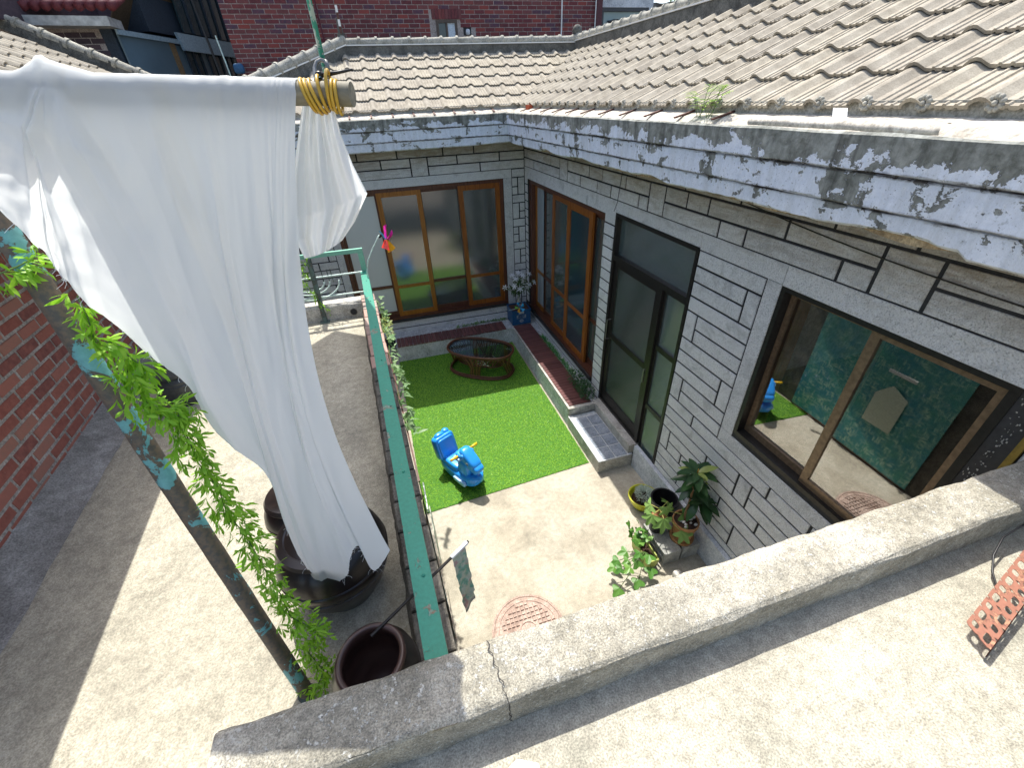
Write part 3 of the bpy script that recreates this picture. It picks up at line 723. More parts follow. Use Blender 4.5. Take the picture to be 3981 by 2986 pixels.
for r in range(6):
    for c in range(0, 33):
        y = YRG+.1-c*PW; v = r*PL; x = XE+v*cS; z = ZE+v*sS
        if (y-.13)-YE > (x+.15)-XE+.12: continue
        if y < .55 or nt > 299: continue
        put('roof_tile', tmesh, roofo, (x, y, z), qr @ Matrix.Rotation(random.uniform(-.012, .012), 3, 'Z')); nt += 1
# ridge: dark mortar band, white bead and round cap tiles
def ridge(a, b, n, hgt=.135, r=.062, end=False):
    a = Vector(a); b = Vector(b); d = (b-a)/n
    m = MB(); m.bar(a+Vector((0, 0, hgt/2-.04)), b+Vector((0, 0, hgt/2-.04)), .13, hgt+.08); m.build('ridge_band', M['ridge_mortar'], roofo)
    w = MB(); w.bar(a+Vector((0, 0, hgt+.012)), b+Vector((0, 0, hgt+.012)), .16, .016); w.build('ridge_bead', M['white'], roofo)
    for i in range(n):
        p = a+d*i+Vector((0, 0, hgt+.055)); e = p+d
        m = MB(); dd = d.normalized()
        m.tube([p, p+dd*.035, p+dd*.036, p+dd*.05, e], [r+.012, r+.014, r+.010, r-.004, r-.012], 12)
        m.build('ridge_cap', M['ridge'], roofo, angle=50)
zr = ZE+hb-.02
ridge((4.06, YRG, zr), (-.05, YRG, zr), 15)
ridge((XRG, YRG-.05, zr+.02), (XRG+.05, -1.2, zr+.06), 38)
ridge((-.05, YRG, zr+.03), (-2.02, YE-.03, ZE+.03), 10, .12, .08)
fn2 = MB(); fn2.box(-.12, .0, 9.24, 9.36, zr+.02, zr+.30); fn2.tube([(-.06, 9.28, zr+.28), (-.06, 9.27, zr+.50)], [.045, .03], 10); fn2.build('ridge_end_tile', M['ridge_mortar'], roofo)
for k_ in range(4):
    fn3 = MB(); fn3.tube([(-.05, 9.22, zr+.30+k_*.085), (-.05, 9.22, zr+.385+k_*.085)], .018, 8); fn3.build('marker_band', M['white'] if k_ % 2 else M['strap'], roofo)
fin = MB(); fin.lathe([(0, .0), (.10, .02), (.11, .06), (.07, .1), (.07, .12), (.09, .16), (.08, .21), (.04, .25), (0, .26)], (4.12, 9.3, zr+.15), 14)
fin.build('ridge_finial', M['ridge_mortar'], roofo, True)
eb = MB(); eb.box(XE+.012, XE+.06, -2.5, YE, ZE-.05, ZE+.046); eb.box(-2.0, XE+.06, YE+.012, YE+.06, ZE-.05, ZE+.046); eb.build('eave_filler', M['ridge'], roofo)
ro = MB()
for k in range(9):
    a = 2*math.pi*k/9; ro.sbox((.0, .032*math.cos(a), .032*math.sin(a)), (.014, .017, .017), 1, None, 8, 5)
ro.sbox((-.004, 0, 0), (.018, .016, .016), 1, None, 8, 5); romesh = ro.mesh('eave_rosette', M['ridge'], True)
for c in range(22):
    y = 6.6-c*PW
    put('eave_rosette', romesh, roofo, (XE-.006, y+.05, ZE+.036), None, .72)

# ---- door in the right wing: transom, leaf, sidelight
def fr(mb, ax, u0, u1, d0, d1, z0, z1, w):
    wbox(mb, ax, u0, u0+w, d0, d1, z0, z1); wbox(mb, ax, u1-w, u1, d0, d1, z0, z1)
    wbox(mb, ax, u0+w, u1-w, d0+.001, d1-.001, z0, z0+w); wbox(mb, ax, u0+w, u1-w, d0+.001, d1-.001, z1-w, z1)
def P_(name, mat, ax, u0, u1, d0, d1, z0, z1, par=house): 
    m = MB(); wbox(m, ax, u0, u1, d0, d1, z0, z1); return m.build(name, mat, par)
m = MB(); wbox(m, AR, 2.97, 3.01, -.004, .11, .15, 2.89); wbox(m, AR, 4.375, 4.42, -.004, .11, .33, 2.89); wbox(m, AR, 3.01, 4.375, -.003, .11, 2.85, 2.89)
wbox(m, AR, 3.01, 4.375, -.006, .1, 2.37, 2.43); wbox(m, AR, 3.37, 3.43, -.002, .1, .30, 2.37); wbox(m, AR, 3.01, 3.37, 0, .1, .15, .22); wbox(m, AR, 3.43, 4.375, -.001, .1, .33, .36)
dfr = m.build('door_frame', M['alu_black'], house)
P_('transom_pane', M['pane_rib_y'], AR, 3.01, 4.375, .055, .061, 2.43, 2.85, dfr)
m = MB(); fr(m, AR, 3.432, 4.372, .02, .06, .365, 2.365, .072); wbox(m, AR, 3.5, 4.3, .018, .062, 1.36, 1.43); wbox(m, AR, 3.5, 4.3, .021, .058, .437, .52)
leaf = m.build('door', M['alu_black'], house)
P_('pane', M['pane_rib'], AR, 3.505, 4.30, .036, .042, 1.43, 2.293, leaf); P_('pane', M['pane_rib'], AR, 3.505, 4.30, .036, .042, .52, 1.36, leaf)
m = MB(); m.tube([AR(4.33, .02, 1.62), AR(4.33, -.03, 1.62), AR(4.33, -.035, 1.35), AR(4.33, .02, 1.34)], .007, 6); m.build('handle', M['steel'], leaf)
m = MB(); wbox(m, AR, 3.455, 3.475, .0, .02, 1.2, 1.38); m.build('lock_plate', M['steel'], leaf)
m = MB(); fr(m, AR, 3.012, 3.368, .025, .06, .222, 2.368, .03)
for z in (1.70, .92): wbox(m, AR, 3.042, 3.338, .02, .062, z, z+.055)
sd = m.build('sidelight', M['alu_black'], house)
for z0, z1 in ((.252, .92), (.975, 1.70), (1.755, 2.338)): P_('pane', M['pane_rib_y'], AR, 3.042, 3.338, .04, .046, z0, z1, sd)
# ---- sliding wooden doors in the right wing
m = MB(); wbox(m, AR, 4.68, 4.73, .03, .16, .50, 2.83); wbox(m, AR, 7.42, 7.53, .03, .16, .50, 2.83); wbox(m, AR, 4.73, 7.42, .031, .16, 2.77, 2.83); wbox(m, AR, 4.68, 7.53, .0, .16, .50, .545)
fw = m.build('sliding_door_frame', M['wood_dark'], house)
P_('track', M['track'], AR, 4.70, 7.5, -.03, .05, .455, .505)
def sash(ax, u0, u1, d, z0, z1, mid, w, mats, panemat, bot=.09, name='sliding_door'):
    m = MB(); wbox(m, ax, u0, u0+w, d, d+.035, z0, z1); wbox(m, ax, u1-w, u1, d, d+.035, z0, z1)
    wbox(m, ax, u0+w, u1-w, d+.002, d+.033, z0, z0+bot); wbox(m, ax, u0+w, u1-w, d+.002, d+.033, z1-w, z1); wbox(m, ax, u0+w, u1-w, d+.003, d+.032, mid-.028, mid+.028)
    o = m.build(name, mats, house)
    P_('pane', panemat, ax, u0+w, u1-w, d+.015, d+.02, z0+bot, mid-.028, o); P_('pane', panemat, ax, u0+w, u1-w, d+.015, d+.02, mid+.028, z1-w, o); return o
sash(AR, 6.95, 7.42, .105, .545, 2.77, 1.27, .05, M['wood_y'], M['pane_lilac'])
a = sash(AR, 6.42, 7.0, .105, .545, 2.77, 1.27, .06, M['wood_dark'], M['pane_frost'])
sash(AR, 5.74, 6.52, .065, .545, 2.77, 1.27, .085, M['wood'], M['pane_frost'])
sash(AR, 5.06, 5.88, .040, .545, 2.77, 1.26, .10, M['wood'], M['pane_blue'])
sash(AR, 4.73, 5.16, .100, .545, 2.77, 1.28, .07, M['wood_dark'], M['pane_frost'])
m = MB(); m.sbox((0, 0, 0), (.012, .02, .02), 1, None, 10, 6); m2 = m.mesh('knob', M['white'], True); put('knob', m2, a, AR(6.44, .10, 1.72))
# ---- sliding wooden doors in the back wing
m = MB(); wbox(m, AB, -.75, -.70, .03, .16, .55, 2.85); wbox(m, AB, 2.07, 2.13, .03, .16, .55, 2.85); wbox(m, AB, -.70, 2.07, .031, .16, 2.79, 2.85); wbox(m, AB, -.75, 2.13, .0, .16, .55, .60)
m.build('sliding_door_frame', M['wood_dark'], house)
P_('track', M['track'], AB, -.72, 2.12, -.03, .04, .51, .555)
sash(AB, -.70, -.01, .105, .60, 2.79, 1.18, .05, M['wood_dark'], M['pane_white'])
sash(AB, -.03, .70, .045, .60, 2.79, 1.175, .075, M['wood_y'], M['pane_frost'])
sash(AB, .66, 1.40, .105, .60, 2.79, 1.18, .055, M['wood_dark'], M['pane_frost'])
sash(AB, 1.33, 2.07, .045, .60, 2.79, 1.185, .085, M['wood'], M['pane_frost'])
# ---- aluminium window
m = MB(); wbox(m, AR, .79, .83, .0, .13, 1.56, 2.87); wbox(m, AR, 2.065, 2.10, .002, .13, 1.56, 2.87); wbox(m, AR, .83, 2.065, .001, .13, 2.84, 2.87); wbox(m, AR, .83, 2.065, -.004, .13, 1.56, 1.60)
wf = m.build('window_frame', M['alu_black'], house)
def alu(u0, u1, d, wl, wr):
    m = MB(); wbox(m, AR, u0, u0+wr, d, d+.03, 1.60, 2.84); wbox(m, AR, u1-wl, u1, d, d+.03, 1.60, 2.84); wbox(m, AR, u0+wr, u1-wl, d+.001, d+.029, 1.60, 1.66); wbox(m, AR, u0+wr, u1-wl, d+.001, d+.029, 2.80, 2.84)
    o = m.build('window', M['alu_brown'], house); P_('pane', M['glass'], AR, u0+wr, u1-wl, d+.013, d+.017, 1.66, 2.80, o)
alu(.83, 1.47, .03, .055, .04); alu(1.42, 2.065, .075, .03, .05)
P_('filler_board', M['track'], AR, .69, .79, .004, .05, 1.52, zc(18), wf); P_('edge_trim', simple('mustard_trim', (.24, .16, .03), .5), AR, .664, .69, -.012, .03, 1.52, zc(18)-.002, wf)
m = MB()                                              # torn sealing strip beside the window
for i in range(200):
    z = random.uniform(1.54, 2.84); y_ = .74+.03*noise.noise((z*3, 0, 0))+random.gauss(0, .017)
    if .695 < y_ < .785: m.box(XW+.001, XW+.006, y_, y_+random.uniform(.001, .006), z, z+random.uniform(.001, .010))
for i in range(240):
    z = 1.6+i*.0052
    if random.random() < .75: m.box(XW-.002+random.uniform(-.002, .002), XW+.003, 2.099, 2.101+random.uniform(0, .005), z, z+random.uniform(.004, .0052))
o = m.build('sealant', M['step'], wf); o['kind'] = 'stuff'
# what shows through the window
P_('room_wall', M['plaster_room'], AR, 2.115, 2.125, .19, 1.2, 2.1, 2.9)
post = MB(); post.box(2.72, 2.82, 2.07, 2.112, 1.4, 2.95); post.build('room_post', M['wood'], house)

# ================================================================== things inside the window
def label_thing(name, mb, mat, label, cat, org, smooth=False, angle=None, group=None, kind=None):
    o = mb.build(name, mat, None, smooth, org, angle); return tag(o, label, cat, group, kind)

# ================================================================== COURTYARD
# ---- artificial turf
m = MB(); m.prism([(-.19, 3.40), (1.975, 3.545), (1.985, 7.045), (-.21, 7.045)], .001, .008)
turf = tag(m.build('turf_backing', simple('turf_backing', (.06, .17, .02), .9)), kind='structure')
m = MB(); rs = random.Random(3)
for i in range(76000):
    u, v = rs.random(), rs.random()
    x = -.195+u*2.175; y0 = 3.40+.145*u; y = y0+v*(7.04-y0)
    a = rs.uniform(0, 6.283); w = .0032; h = rs.uniform(.006, .014); lx, ly = rs.uniform(-.022, .022), rs.uniform(-.022, .022)
    c, s = math.cos(a)*w, math.sin(a)*w
    m.v += [(x-c, y-s, .007), (x+c, y+s, .007), (x+lx, y+ly, .007+h)]
    b = len(m.v)-3; m.f.append((b, b+1, b+2)); m.m.append(0)
tag(m.build('artificial_grass', M['turf']), kind='stuff')
# ---- planter bench with slatted deck
bench = thing('planter_bench', 'L-shaped white concrete bench with dark red slatted top along two walls of the courtyard', 'bench', (2.0, 7.0, 0))
m = MB(); 
def benchface(u, v):
    # continuous rough face: back arm then right arm
    Lb = 2.21; Lr = 2.72; s_ = u*(Lb+Lr); z = .004+v*.298
    n = .008*noise.noise((s_*5, z*9, 2))+.004*noise.noise((s_*19, z*24, 6))
    return (-.2+s_, 7.05+n, z) if s_ <= Lb else (2.01+n, 7.05-(s_-Lb), z)
m.grid(benchface, 240, 12); m.build('bench_wall', M['rough_white'], bench, True)
m = MB(); m.prism([(-.2, 7.056), (2.016, 7.056), (2.016, 4.335), (2.505, 4.335), (2.505, 7.68), (-.2, 7.68)], .004, .296); m.build('bench_core', M['rough_white'], bench)
m = MB(); m.prism([(2.008, 4.37), (2.04, 4.37), (2.04, 7.02), (2.008, 7.02)], .296, .318); m.prism([(2.008, 4.31), (2.47, 4.31), (2.47, 4.368), (2.008, 4.368)], .2, .318); m.build('bench_rim', M['step'], bench)
m = MB(); chb = lambda L: (lambda q: (chbox(q, lambda u, d, z: Vector((u, z, -d)), -L/2, L/2, -.022, 0, -.033, .033, .004), q)[1])(MB())
sl_r = chb(.345).mesh('slat', M['slat']); sl_b = chb(.345).mesh('slat', M['slat'])
for i in range(38):
    put('slat', sl_r, bench, (2.045+.17, 4.415+i*.0715, .300+random.uniform(-.002, .002)), Quaternion((0, 0, 1), random.uniform(-.012, .012)))
for i in range(29):
    put('slat', sl_b, bench, (-.15+i*.0715, 7.045+.17, .300+random.uniform(-.002, .002)), Quaternion((0, 0, 1), math.pi/2+random.uniform(-.012, .012)))
m = MB(); rs = random.Random(5)
for i in range(900):
    if i % 2: x, y = rs.uniform(2.39, 2.5), rs.uniform(4.4, 7.5)
    else: x, y = rs.uniform(-.1, 2.45), rs.uniform(7.40, 7.66)
    r = rs.uniform(.006, .014); m.sbox((x, y, .298), (r, r*.8, r*.6), 1, None, 5, 3)
o = m.build('gravel', simple('pale_gravel', (.45, .45, .43), .9), bench); o['kind'] = 'stuff'
def tuft_strip(name, label, pts, mat, n, L, W, cat, loc):
    t = thing(name, label, cat, loc); lm = leaf_mesh('leaf', mat, L, W, 3, .5, .2)
    m = MB()
    for k in range(n):
        i = random.random()*(len(pts)-1); j = int(i); p = Vector(pts[j]).lerp(Vector(pts[j+1]), i-j)+Vector((random.uniform(-.03, .03), random.uniform(-.03, .03), 0))
        q = aim((random.uniform(-1, 1), random.uniform(-1, 1), random.uniform(.3, 1.6))); s = random.uniform(.6, 1.2)
        Mx = Matrix.Translation(p) @ q.to_matrix().to_4x4() @ Matrix.Scale(s, 4)
        m.add([Mx @ v.co for v in lm.vertices], [tuple(f.vertices) for f in lm.polygons])
    o = m.build('foliage', mat, t); o['kind'] = 'stuff'; return t
tuft_strip('grass_strip', 'strip of bright plastic grass between the red deck and the wooden doors on the right', [(2.42, 6.55, .30), (2.42, 5.9, .30), (2.43, 5.1, .30)], M['grass_plastic'], 420, .07, .012, 'plant', (2.42, 5.8, .3))
tuft_strip('creeping_plant', 'low straggly greenery on the gravel behind the back bench', [(1.0, 7.47, .30), (1.5, 7.5, .30), (2.0, 7.5, .3)], M['ivy_pale'], 200, .05, .022, 'plant', (1.5, 7.5, .3))
bush = thing('boxwood_bush', 'dark green small-leafed plastic bush at the near end of the red deck', 'bush', (2.4, 4.62, .3))
lm = leaf_mesh('leaf', M['bush'], .034, .02, 3, .3, .3); m = MB()
for k in range(620):
    c = Vector((2.37, random.choice([4.52, 4.62, 4.75, 4.92]), .40)); d = rv(1); 
    if d.length > 1: d.normalize()
    p = c+Vector((d.x*.10, d.y*.13, d.z*.11)); 
    Mx = Matrix.Translation(p) @ aim(d+rv(.7)+Vector((0, 0, .3))).to_matrix().to_4x4() @ Matrix.Scale(random.uniform(.7, 1.3), 4)
    m.add([Mx @ v.co for v in lm.vertices], [tuple(f.vertices) for f in lm.polygons])
o = m.build('foliage', M['bush'], bush); o['kind'] = 'stuff'
m = MB()
for k in range(9):
    a = rv(1); m.tube([(2.39, 4.66, .3), (2.37+a.x*.07, 4.68+a.y*.12, .42+.05*a.z)], .004, 5)
m.build('stem', M['stem'], bush)
# ---- door step
st = thing('door_step', 'low concrete step with slate blue tiles below the dark glazed door', 'step', (2.2, 3.8, 0))
m = MB()
def stepf(u, v):
    # perimeter wall of the step
    P4 = [(2.47, 3.34), (2.0, 3.34), (2.0, 4.305), (2.3, 4.305)]
    s_ = u*3; i = min(int(s_), 2); a = s_-i; p = Vector(P4[i]).lerp(Vector(P4[i+1]), a)
    n = .006*noise.noise((p.x*9, p.y*9, v*3))+.004*noise.noise((p.x*25, p.y*25, v*7))
    q = Vector((p.x-2.2, p.y-3.8)).normalized(); return (p.x+q.x*n, p.y+q.y*n, .003+v*.19)
m.grid(stepf, 120, 8); m.build('step_side', M['step'], st, True)
m = MB(); m.box(1.998, 2.47, 3.338, 4.3, .185, .196); m.build('step_top', M['grout'], st)
m = MB(); chbox(m, lambda u, d, z: Vector((u, z, -d)), -.080, .080, -.006, 0, -.102, .102, .004); tm = m.mesh('tile', M['slate_tile'])
for i in range(4):
    for j in range(2): put('tile', tm, st, (2.155+j*.172, 3.46+i*.217, .196), Quaternion((0, 0, 1), random.uniform(-.01, .01)))
m = MB(); m.box(2.0, 2.058, 3.345, 4.3, .196, .203); m.build('step_edging', M['white'], st)
m = MB(); m.box(2.415, 2.55, 3.36, 4.40, .19, .33); m.build('threshold', M['step'], st)
# ---- manhole cover
mh = thing('manhole_cover', 'round rusty cast iron manhole cover in the courtyard concrete', 'manhole cover', (.55, 1.79, 0))
m = MB(); m.lathe([(.335, .002), (.335, .014), (.315, .016), (.312, .010), (.305, .010), (.302, .017), (.27, .018), (.268, .012), (0, .012)], (.55, 1.79, 0), 48); m.build('cover', M['manhole'], mh, angle=30)
m = MB(); m.lathe([(.085, .012), (.085, .021), (.075, .021), (.073, .013), (0, .013)], (.55, 1.79, 0), 28); m.build('hub', M['manhole'], mh, angle=30)
m = MB(); m.box(-.0155, .0155, -.0155, .0155, 0, .012); sq = m.mesh('stud', M['manhole'])
for i in range(-6, 7):
    for j in range(-6, 7):
        r = math.hypot(i, j)*.041
        if .105 < r < .25: put('stud', sq, mh, (.55+i*.041, 1.79+j*.041, .012))
# ---- rattan table
rt = thing('rattan_table', 'oval brown rattan table with a glass top standing on the shaded turf', 'table', (1.19, 6.27, .01))
ang = math.radians(-35); ca, sa = math.cos(ang), math.sin(ang)
def oval(a, L, W, z):
    e = .8; x = L*math.copysign(abs(math.cos(a))**e, math.cos(a)); y = W*math.copysign(abs(math.sin(a))**e, math.sin(a))
    return Vector((1.19+x*ca-y*sa, 6.27+x*sa+y*ca, z))
ovl = lambda L, W, z, n=56: [oval(2*math.pi*i/n, L, W, z) for i in range(n)]
for L, W, z, r in ((.585, .335, .44, .019), (.575, .325, .408, .016)): m = MB(); m.tube(ovl(L, W, z), r, 8, True); m.build('top_ring', M['rattan'], rt, True)
for L, W, z, r in ((.575, .335, .030, .019), (.565, .325, .064, .015)): m = MB(); m.tube(ovl(L, W, z), r, 8, True); m.build('base_ring', M['rattan'], rt, True)
m = MB(); p = ovl(.56, .31, .427); m.add(p+[q+Vector((0, 0, .006)) for q in p], [tuple(reversed(range(56))), tuple(range(56, 112))]+[(i, (i+1) % 56, 56+(i+1) % 56, 56+i) for i in range(56)]); m.build('glass_top', M['glass_table'], rt)
sp = []
for k in range(52):
    a = 2*math.pi*k/52; a2 = a+.10*math.sin(4*a)
    m = MB(); m.tube([oval(a, .57, .32, .40), oval(a2, .47, .24, .29), oval(a2, .40, .19, .185)], .0065, 5); m.build('spoke', M['rattan'], rt, True)
m = MB(); m.tube(ovl(.40, .19, .18), .013, 7, True); m.build('shelf_ring', M['rattan'], rt, True)
for k in range(13):
    t = -1+2*(k+.5)/13; x = t*.39; w = .185*math.sqrt(max(0, 1-t*t*.9))
    m = MB(); A = Vector((1.19+x*ca+w*sa, 6.27+x*sa-w*ca, .178)); B2 = Vector((1.19+x*ca-w*sa, 6.27+x*sa+w*ca, .178)); m.bar(A, B2, .026, .012); m.build('shelf_slat', M['cane_light'], rt)
for lc in (0, math.pi/2, math.pi, 3*math.pi/2):
    for k in range(9):
        d = (k-4)/4; f = 1 if lc in (0, math.pi) else .55
        a0 = lc+d*.20*f*(1.0 if f < 1 else 1.6); a1 = lc+d*.52*f*(1.0 if f < 1 else 1.7)
        m = MB(); m.tube([oval(a0, .56, .325, .05), oval(a0, .50, .285, .17), oval(a0*.6+a1*.4, .52, .29, .27), oval(a1, .57, .325, .41)], .008, 6); m.build('cane', M['cane_light'] if k % 2 else M['rattan'], rt, True)
dr = thing('driftwood', 'pale twisted twigs lying on the shelf under the glass table top', 'twigs', (1.25, 6.2, .19))
for k in range(7):
    m = MB(); p = Vector((1.2+random.uniform(-.12, .2), 6.2+random.uniform(-.12, .1), .20)); pts = [p]
    for j in range(5): p = p+Vector((random.uniform(-.06, .08), random.uniform(-.07, .05), random.uniform(-.004, .03))); pts.append(p)
    m.tube(pts, .006, 5); m.build('twig', simple('bleached_twig', (.6, .58, .5), .8), dr, True)
# ---- blue rocking horse
toy = thing('rocking_toy', 'blue plastic rocking horse with yellow handles on the sunlit turf', 'rocking horse', (.35, 3.84, .02))
rz = Matrix.Rotation(math.radians(-61), 4, 'Z'); TM = Matrix.Translation((.35, 3.84, .02)) @ rz
def T(x, y, z): return TM @ Vector((x, y, z))
R3 = rz.to_3x3()
def tb2(mb, c, h, e=.45, ry=0.0, rx=0.0): mb.sbox(T(*c), h, e, R3 @ Matrix.Rotation(ry, 3, 'Y') @ Matrix.Rotation(rx, 3, 'X'), 24, 14)
m = MB()
def rock(u, v):
    # rocker hull: plan outline swells in the middle, curved keel
    x = -.37+u*.74; a = 2*math.pi*v; w = .135*(1-.25*abs(2*u-1)**3); t = max(0, 1-abs(2*u-1)**6)**.5
    z0 = .02+.26*(u-.5)**2; h = .09
    c, s = math.cos(a), math.sin(a); sg = lambda q: math.copysign(abs(q)**.5, q)
    return T(x, w*t*sg(c), z0+h+h*t*sg(s))
m.grid(rock, 28, 24)
tb2(m, (-.10, 0, .20), (.17, .115, .06), .4)
tb2(m, (-.295, 0, .345), (.062, .145, .165), .32, -.28)
tb2(m, (-.248, 0, .355), (.03, .118, .135), .3, -.28)
tb2(m, (-.36, .075, .495), (.045, .05, .04), .9); tb2(m, (-.345, -.03, .49), (.04, .07, .045), .8)
tb2(m, (.14, 0, .26), (.105, .098, .17), .45, .12)
tb2(m, (.20, 0, .43), (.155, .082, .085), .55, .62); tb2(m, (.315, 0, .355), (.07, .072, .062), .6, .5)
tb2(m, (.11, 0, .47), (.08, .10, .035), .5)
for s in (-1, 1): tb2(m, (.16, .075*s, .49), (.03, .022, .028), .9)
tb2(m, (.12, 0, .505), (.06, .05, .035), .7)
m.build('body', M['toy_blue'], toy, True)
for s in (-1, 1):
    m = MB(); tb2(m, (.13, .142*s, .11), (.11, .022, .028), .35); m.build('foot_rest', M['toy_light'], toy, True)
    m = MB(); tb2(m, (.09, .10*s, .44), (.055, .03, .022), .5); m.build('handle_pad', M['toy_light'], toy, True)
    m = MB(); m.tube([T(.10, .10*s, .475), T(.10, .205*s, .478)], .017, 10); m.build('handle', M['yellow'], toy, True)
    m = MB(); tb2(m, (.238, .076*s, .425), (.022, .010, .026), .9); m.build('eye_white', M['white'], toy, True)
    m = MB(); tb2(m, (.246, .083*s, .42), (.011, .007, .015), .9); m.build('pupil', M['black_plastic'], toy, True)
# ---- blue crate, flowers and pinwheel in the corner
cr = thing('milk_crate', 'blue plastic milk crate on the bench corner below the white lilies', 'crate', (2.215, 7.3, .322))
x0, x1, y0, y1, z0, z1 = 2.03, 2.40, 7.11, 7.46, .325, .62
m = MB(); m.box(x0, x1, y0+.004, y1, z0, z0+.012); m.box(x0, x0+.012, y0, y1, z0, z1); m.box(x1-.012, x1, y0, y1, z0, z1); m.box(x0+.012, x1-.012, y1-.012, y1-.001, z0, z1)
m.box(x0+.012, x1-.012, y0, y0+.012, z0+.001, z0+.115); m.box(x0+.012, x0+.09, y0, y0+.012, z0+.115, z1); m.box(x1-.09, x1-.012, y0, y0+.012, z0+.115, z1)
m.box(x0+.09, x1-.09, y0, y0+.012, z1-.03, z1); m.build('crate_body', M['crate'], cr)
m = MB(); m.box(x0-.008, x1+.008, y0-.008, y0, z1-.02, z1+.006); m.box(x0-.008, x1+.008, y1, y1+.008, z1-.02, z1+.006); m.box(x0-.008, x0, y0, y1, z1-.02, z1+.006); m.box(x1, x1+.008, y0, y1, z1-.02, z1+.006); m.build('crate_rim', M['crate'], cr)
m = MB()
for i in range(9):
    xx = x0+.075+i*.027
    for s in (-1, 1):
        a = Vector((xx, y0+.005, z0+.115)); b = Vector((xx+s*.09, y0+.005, z0+.205))
        if x0+.08 < b.x < x1-.08: m.bar(a, b, .006, .006, (0, 1, 0))
m.box(x0+.09, x1-.09, y0+.001, y0+.011, z0+.2, z0+.212); m.box(x0+.09, x0+.13, y0+.001, y0+.011, z0+.212, z1-.03); m.box(x1-.13, x1-.09, y0+.001, y0+.011, z0+.212, z1-.03); m.build('lattice', M['crate'], cr)
m = MB(); m.box(x0+.02, x1-.02, y0+.016, y1-.02, z0+.02, z1-.03); m.build('liner', M['crate_liner'], cr)
m = MB(); ring = [(2.215+.036*math.cos(a), y0-.002, .40+.03*math.sin(a)) for a in [i*.3927 for i in range(16)]]; m.tube(ring, .003, 5, True)
for dx in (-.011, .011): m.tube([(2.215+dx+.008*math.cos(a), y0-.002, .403+.012*math.sin(a)) for a in [i*.785 for i in range(8)]], .0025, 4, True)
m.build('emblem', M['crate_liner'], cr)
lid = MB(); lid.box(x0+.02, x1-.01, y0+.06, y1-.02, z1-.025, z1-.008); lid.build('board', M['wood_dark'], cr)
vs_ = thing('lily_vase', 'white artificial lilies in a clear bottle standing on the blue crate', 'flowers', (2.22, 7.3, .61))
m = MB(); m.lathe([(0, 0), (.055, .003), (.06, .06), (.055, .14), (.03, .19), (.028, .23)], (2.23, 7.3, .612), 18, True); m.build('bottle', M['glass'], vs_, True)
m = MB()
tips = []
for k in range(13):
    a = random.uniform(0, 6.28); r = random.uniform(.08, .30); tp = Vector((2.22+r*math.cos(a)*1.05, 7.24+r*math.sin(a)*.55-.02, random.uniform(1.02, 1.30)))
    tips.append(tp); m.tube([(2.23, 7.3, .63), (2.225, 7.29, .86), tp*.4+Vector((2.225, 7.28, .9))*.6, tp], .0045, 5)
tips += [Vector((1.94, 7.2, 1.08)), Vector((2.50, 7.2, 1.11)), Vector((2.2, 7.2, 1.33))]
for tp in tips[-3:]: m.tube([(2.23, 7.3, .63), (2.225, 7.29, .86), tp], .0045, 5)
m.build('stem', M['stem'], vs_, True)
ll = leaf_mesh('leaf', M['lily_leaf'], .16, .034, 4, .6, .25); pm = leaf_mesh('petal', M['petal'], .060, .024, 4, .55, .3, widest=.55)
for k in range(74):
    tp = random.choice(tips); p = Vector((2.225, 7.28, .9)).lerp(tp, random.uniform(.35, 1)); put('leaf', ll, vs_, p, aim(rv(1)+Vector((0, -.2, .3))), random.uniform(.5, 1.1))
for n_, tp in enumerate(tips):
    if n_ % 5 == 1: continue
    ax_ = (tp-Vector((2.225, 7.3, .85))+Vector((0, -.25, .1))).normalized()
    for k in range(6):
        q = ax_.orthogonal(); q.rotate(Quaternion(ax_, k*1.047+n_)); put('petal', pm, vs_, tp, aim(ax_*.6+q, ax_), random.uniform(.85, 1.1))
def blade_mesh(name, mat, s=1.0):
    m = MB()
    def f(u, v):
        a = Vector((0, 0, .004)).lerp(Vector((.115, .012, .0)), v); b = Vector((.012, .01, .03)).lerp(Vector((.085, .088, .045)), v)
        p = a.lerp(b, u); p.z += .022*math.sin(math.pi*u)*v; return p*s
    m.grid(f, 6, 4); return m.mesh(name, mat, True)
pw2 = thing('toy_pinwheel', 'blue toy pinwheel lying on top of the milk crate', 'pinwheel', (2.2, 7.14, .63))
for k, mt in enumerate(('cyan', 'cyan', 'lime', 'orange', 'cyan')):
    put('blade', blade_mesh('blade', M[mt], .85), pw2, (2.19, 7.15, .655), Matrix.Rotation(math.radians(55), 3, 'X') @ Matrix.Rotation(k*1.2566, 3, 'Z'))
m = MB(); m.tube([(2.19, 7.15, .655), (1.96, 7.10, .66)], .005, 6); m.build('stick', M['bar_white'], pw2)
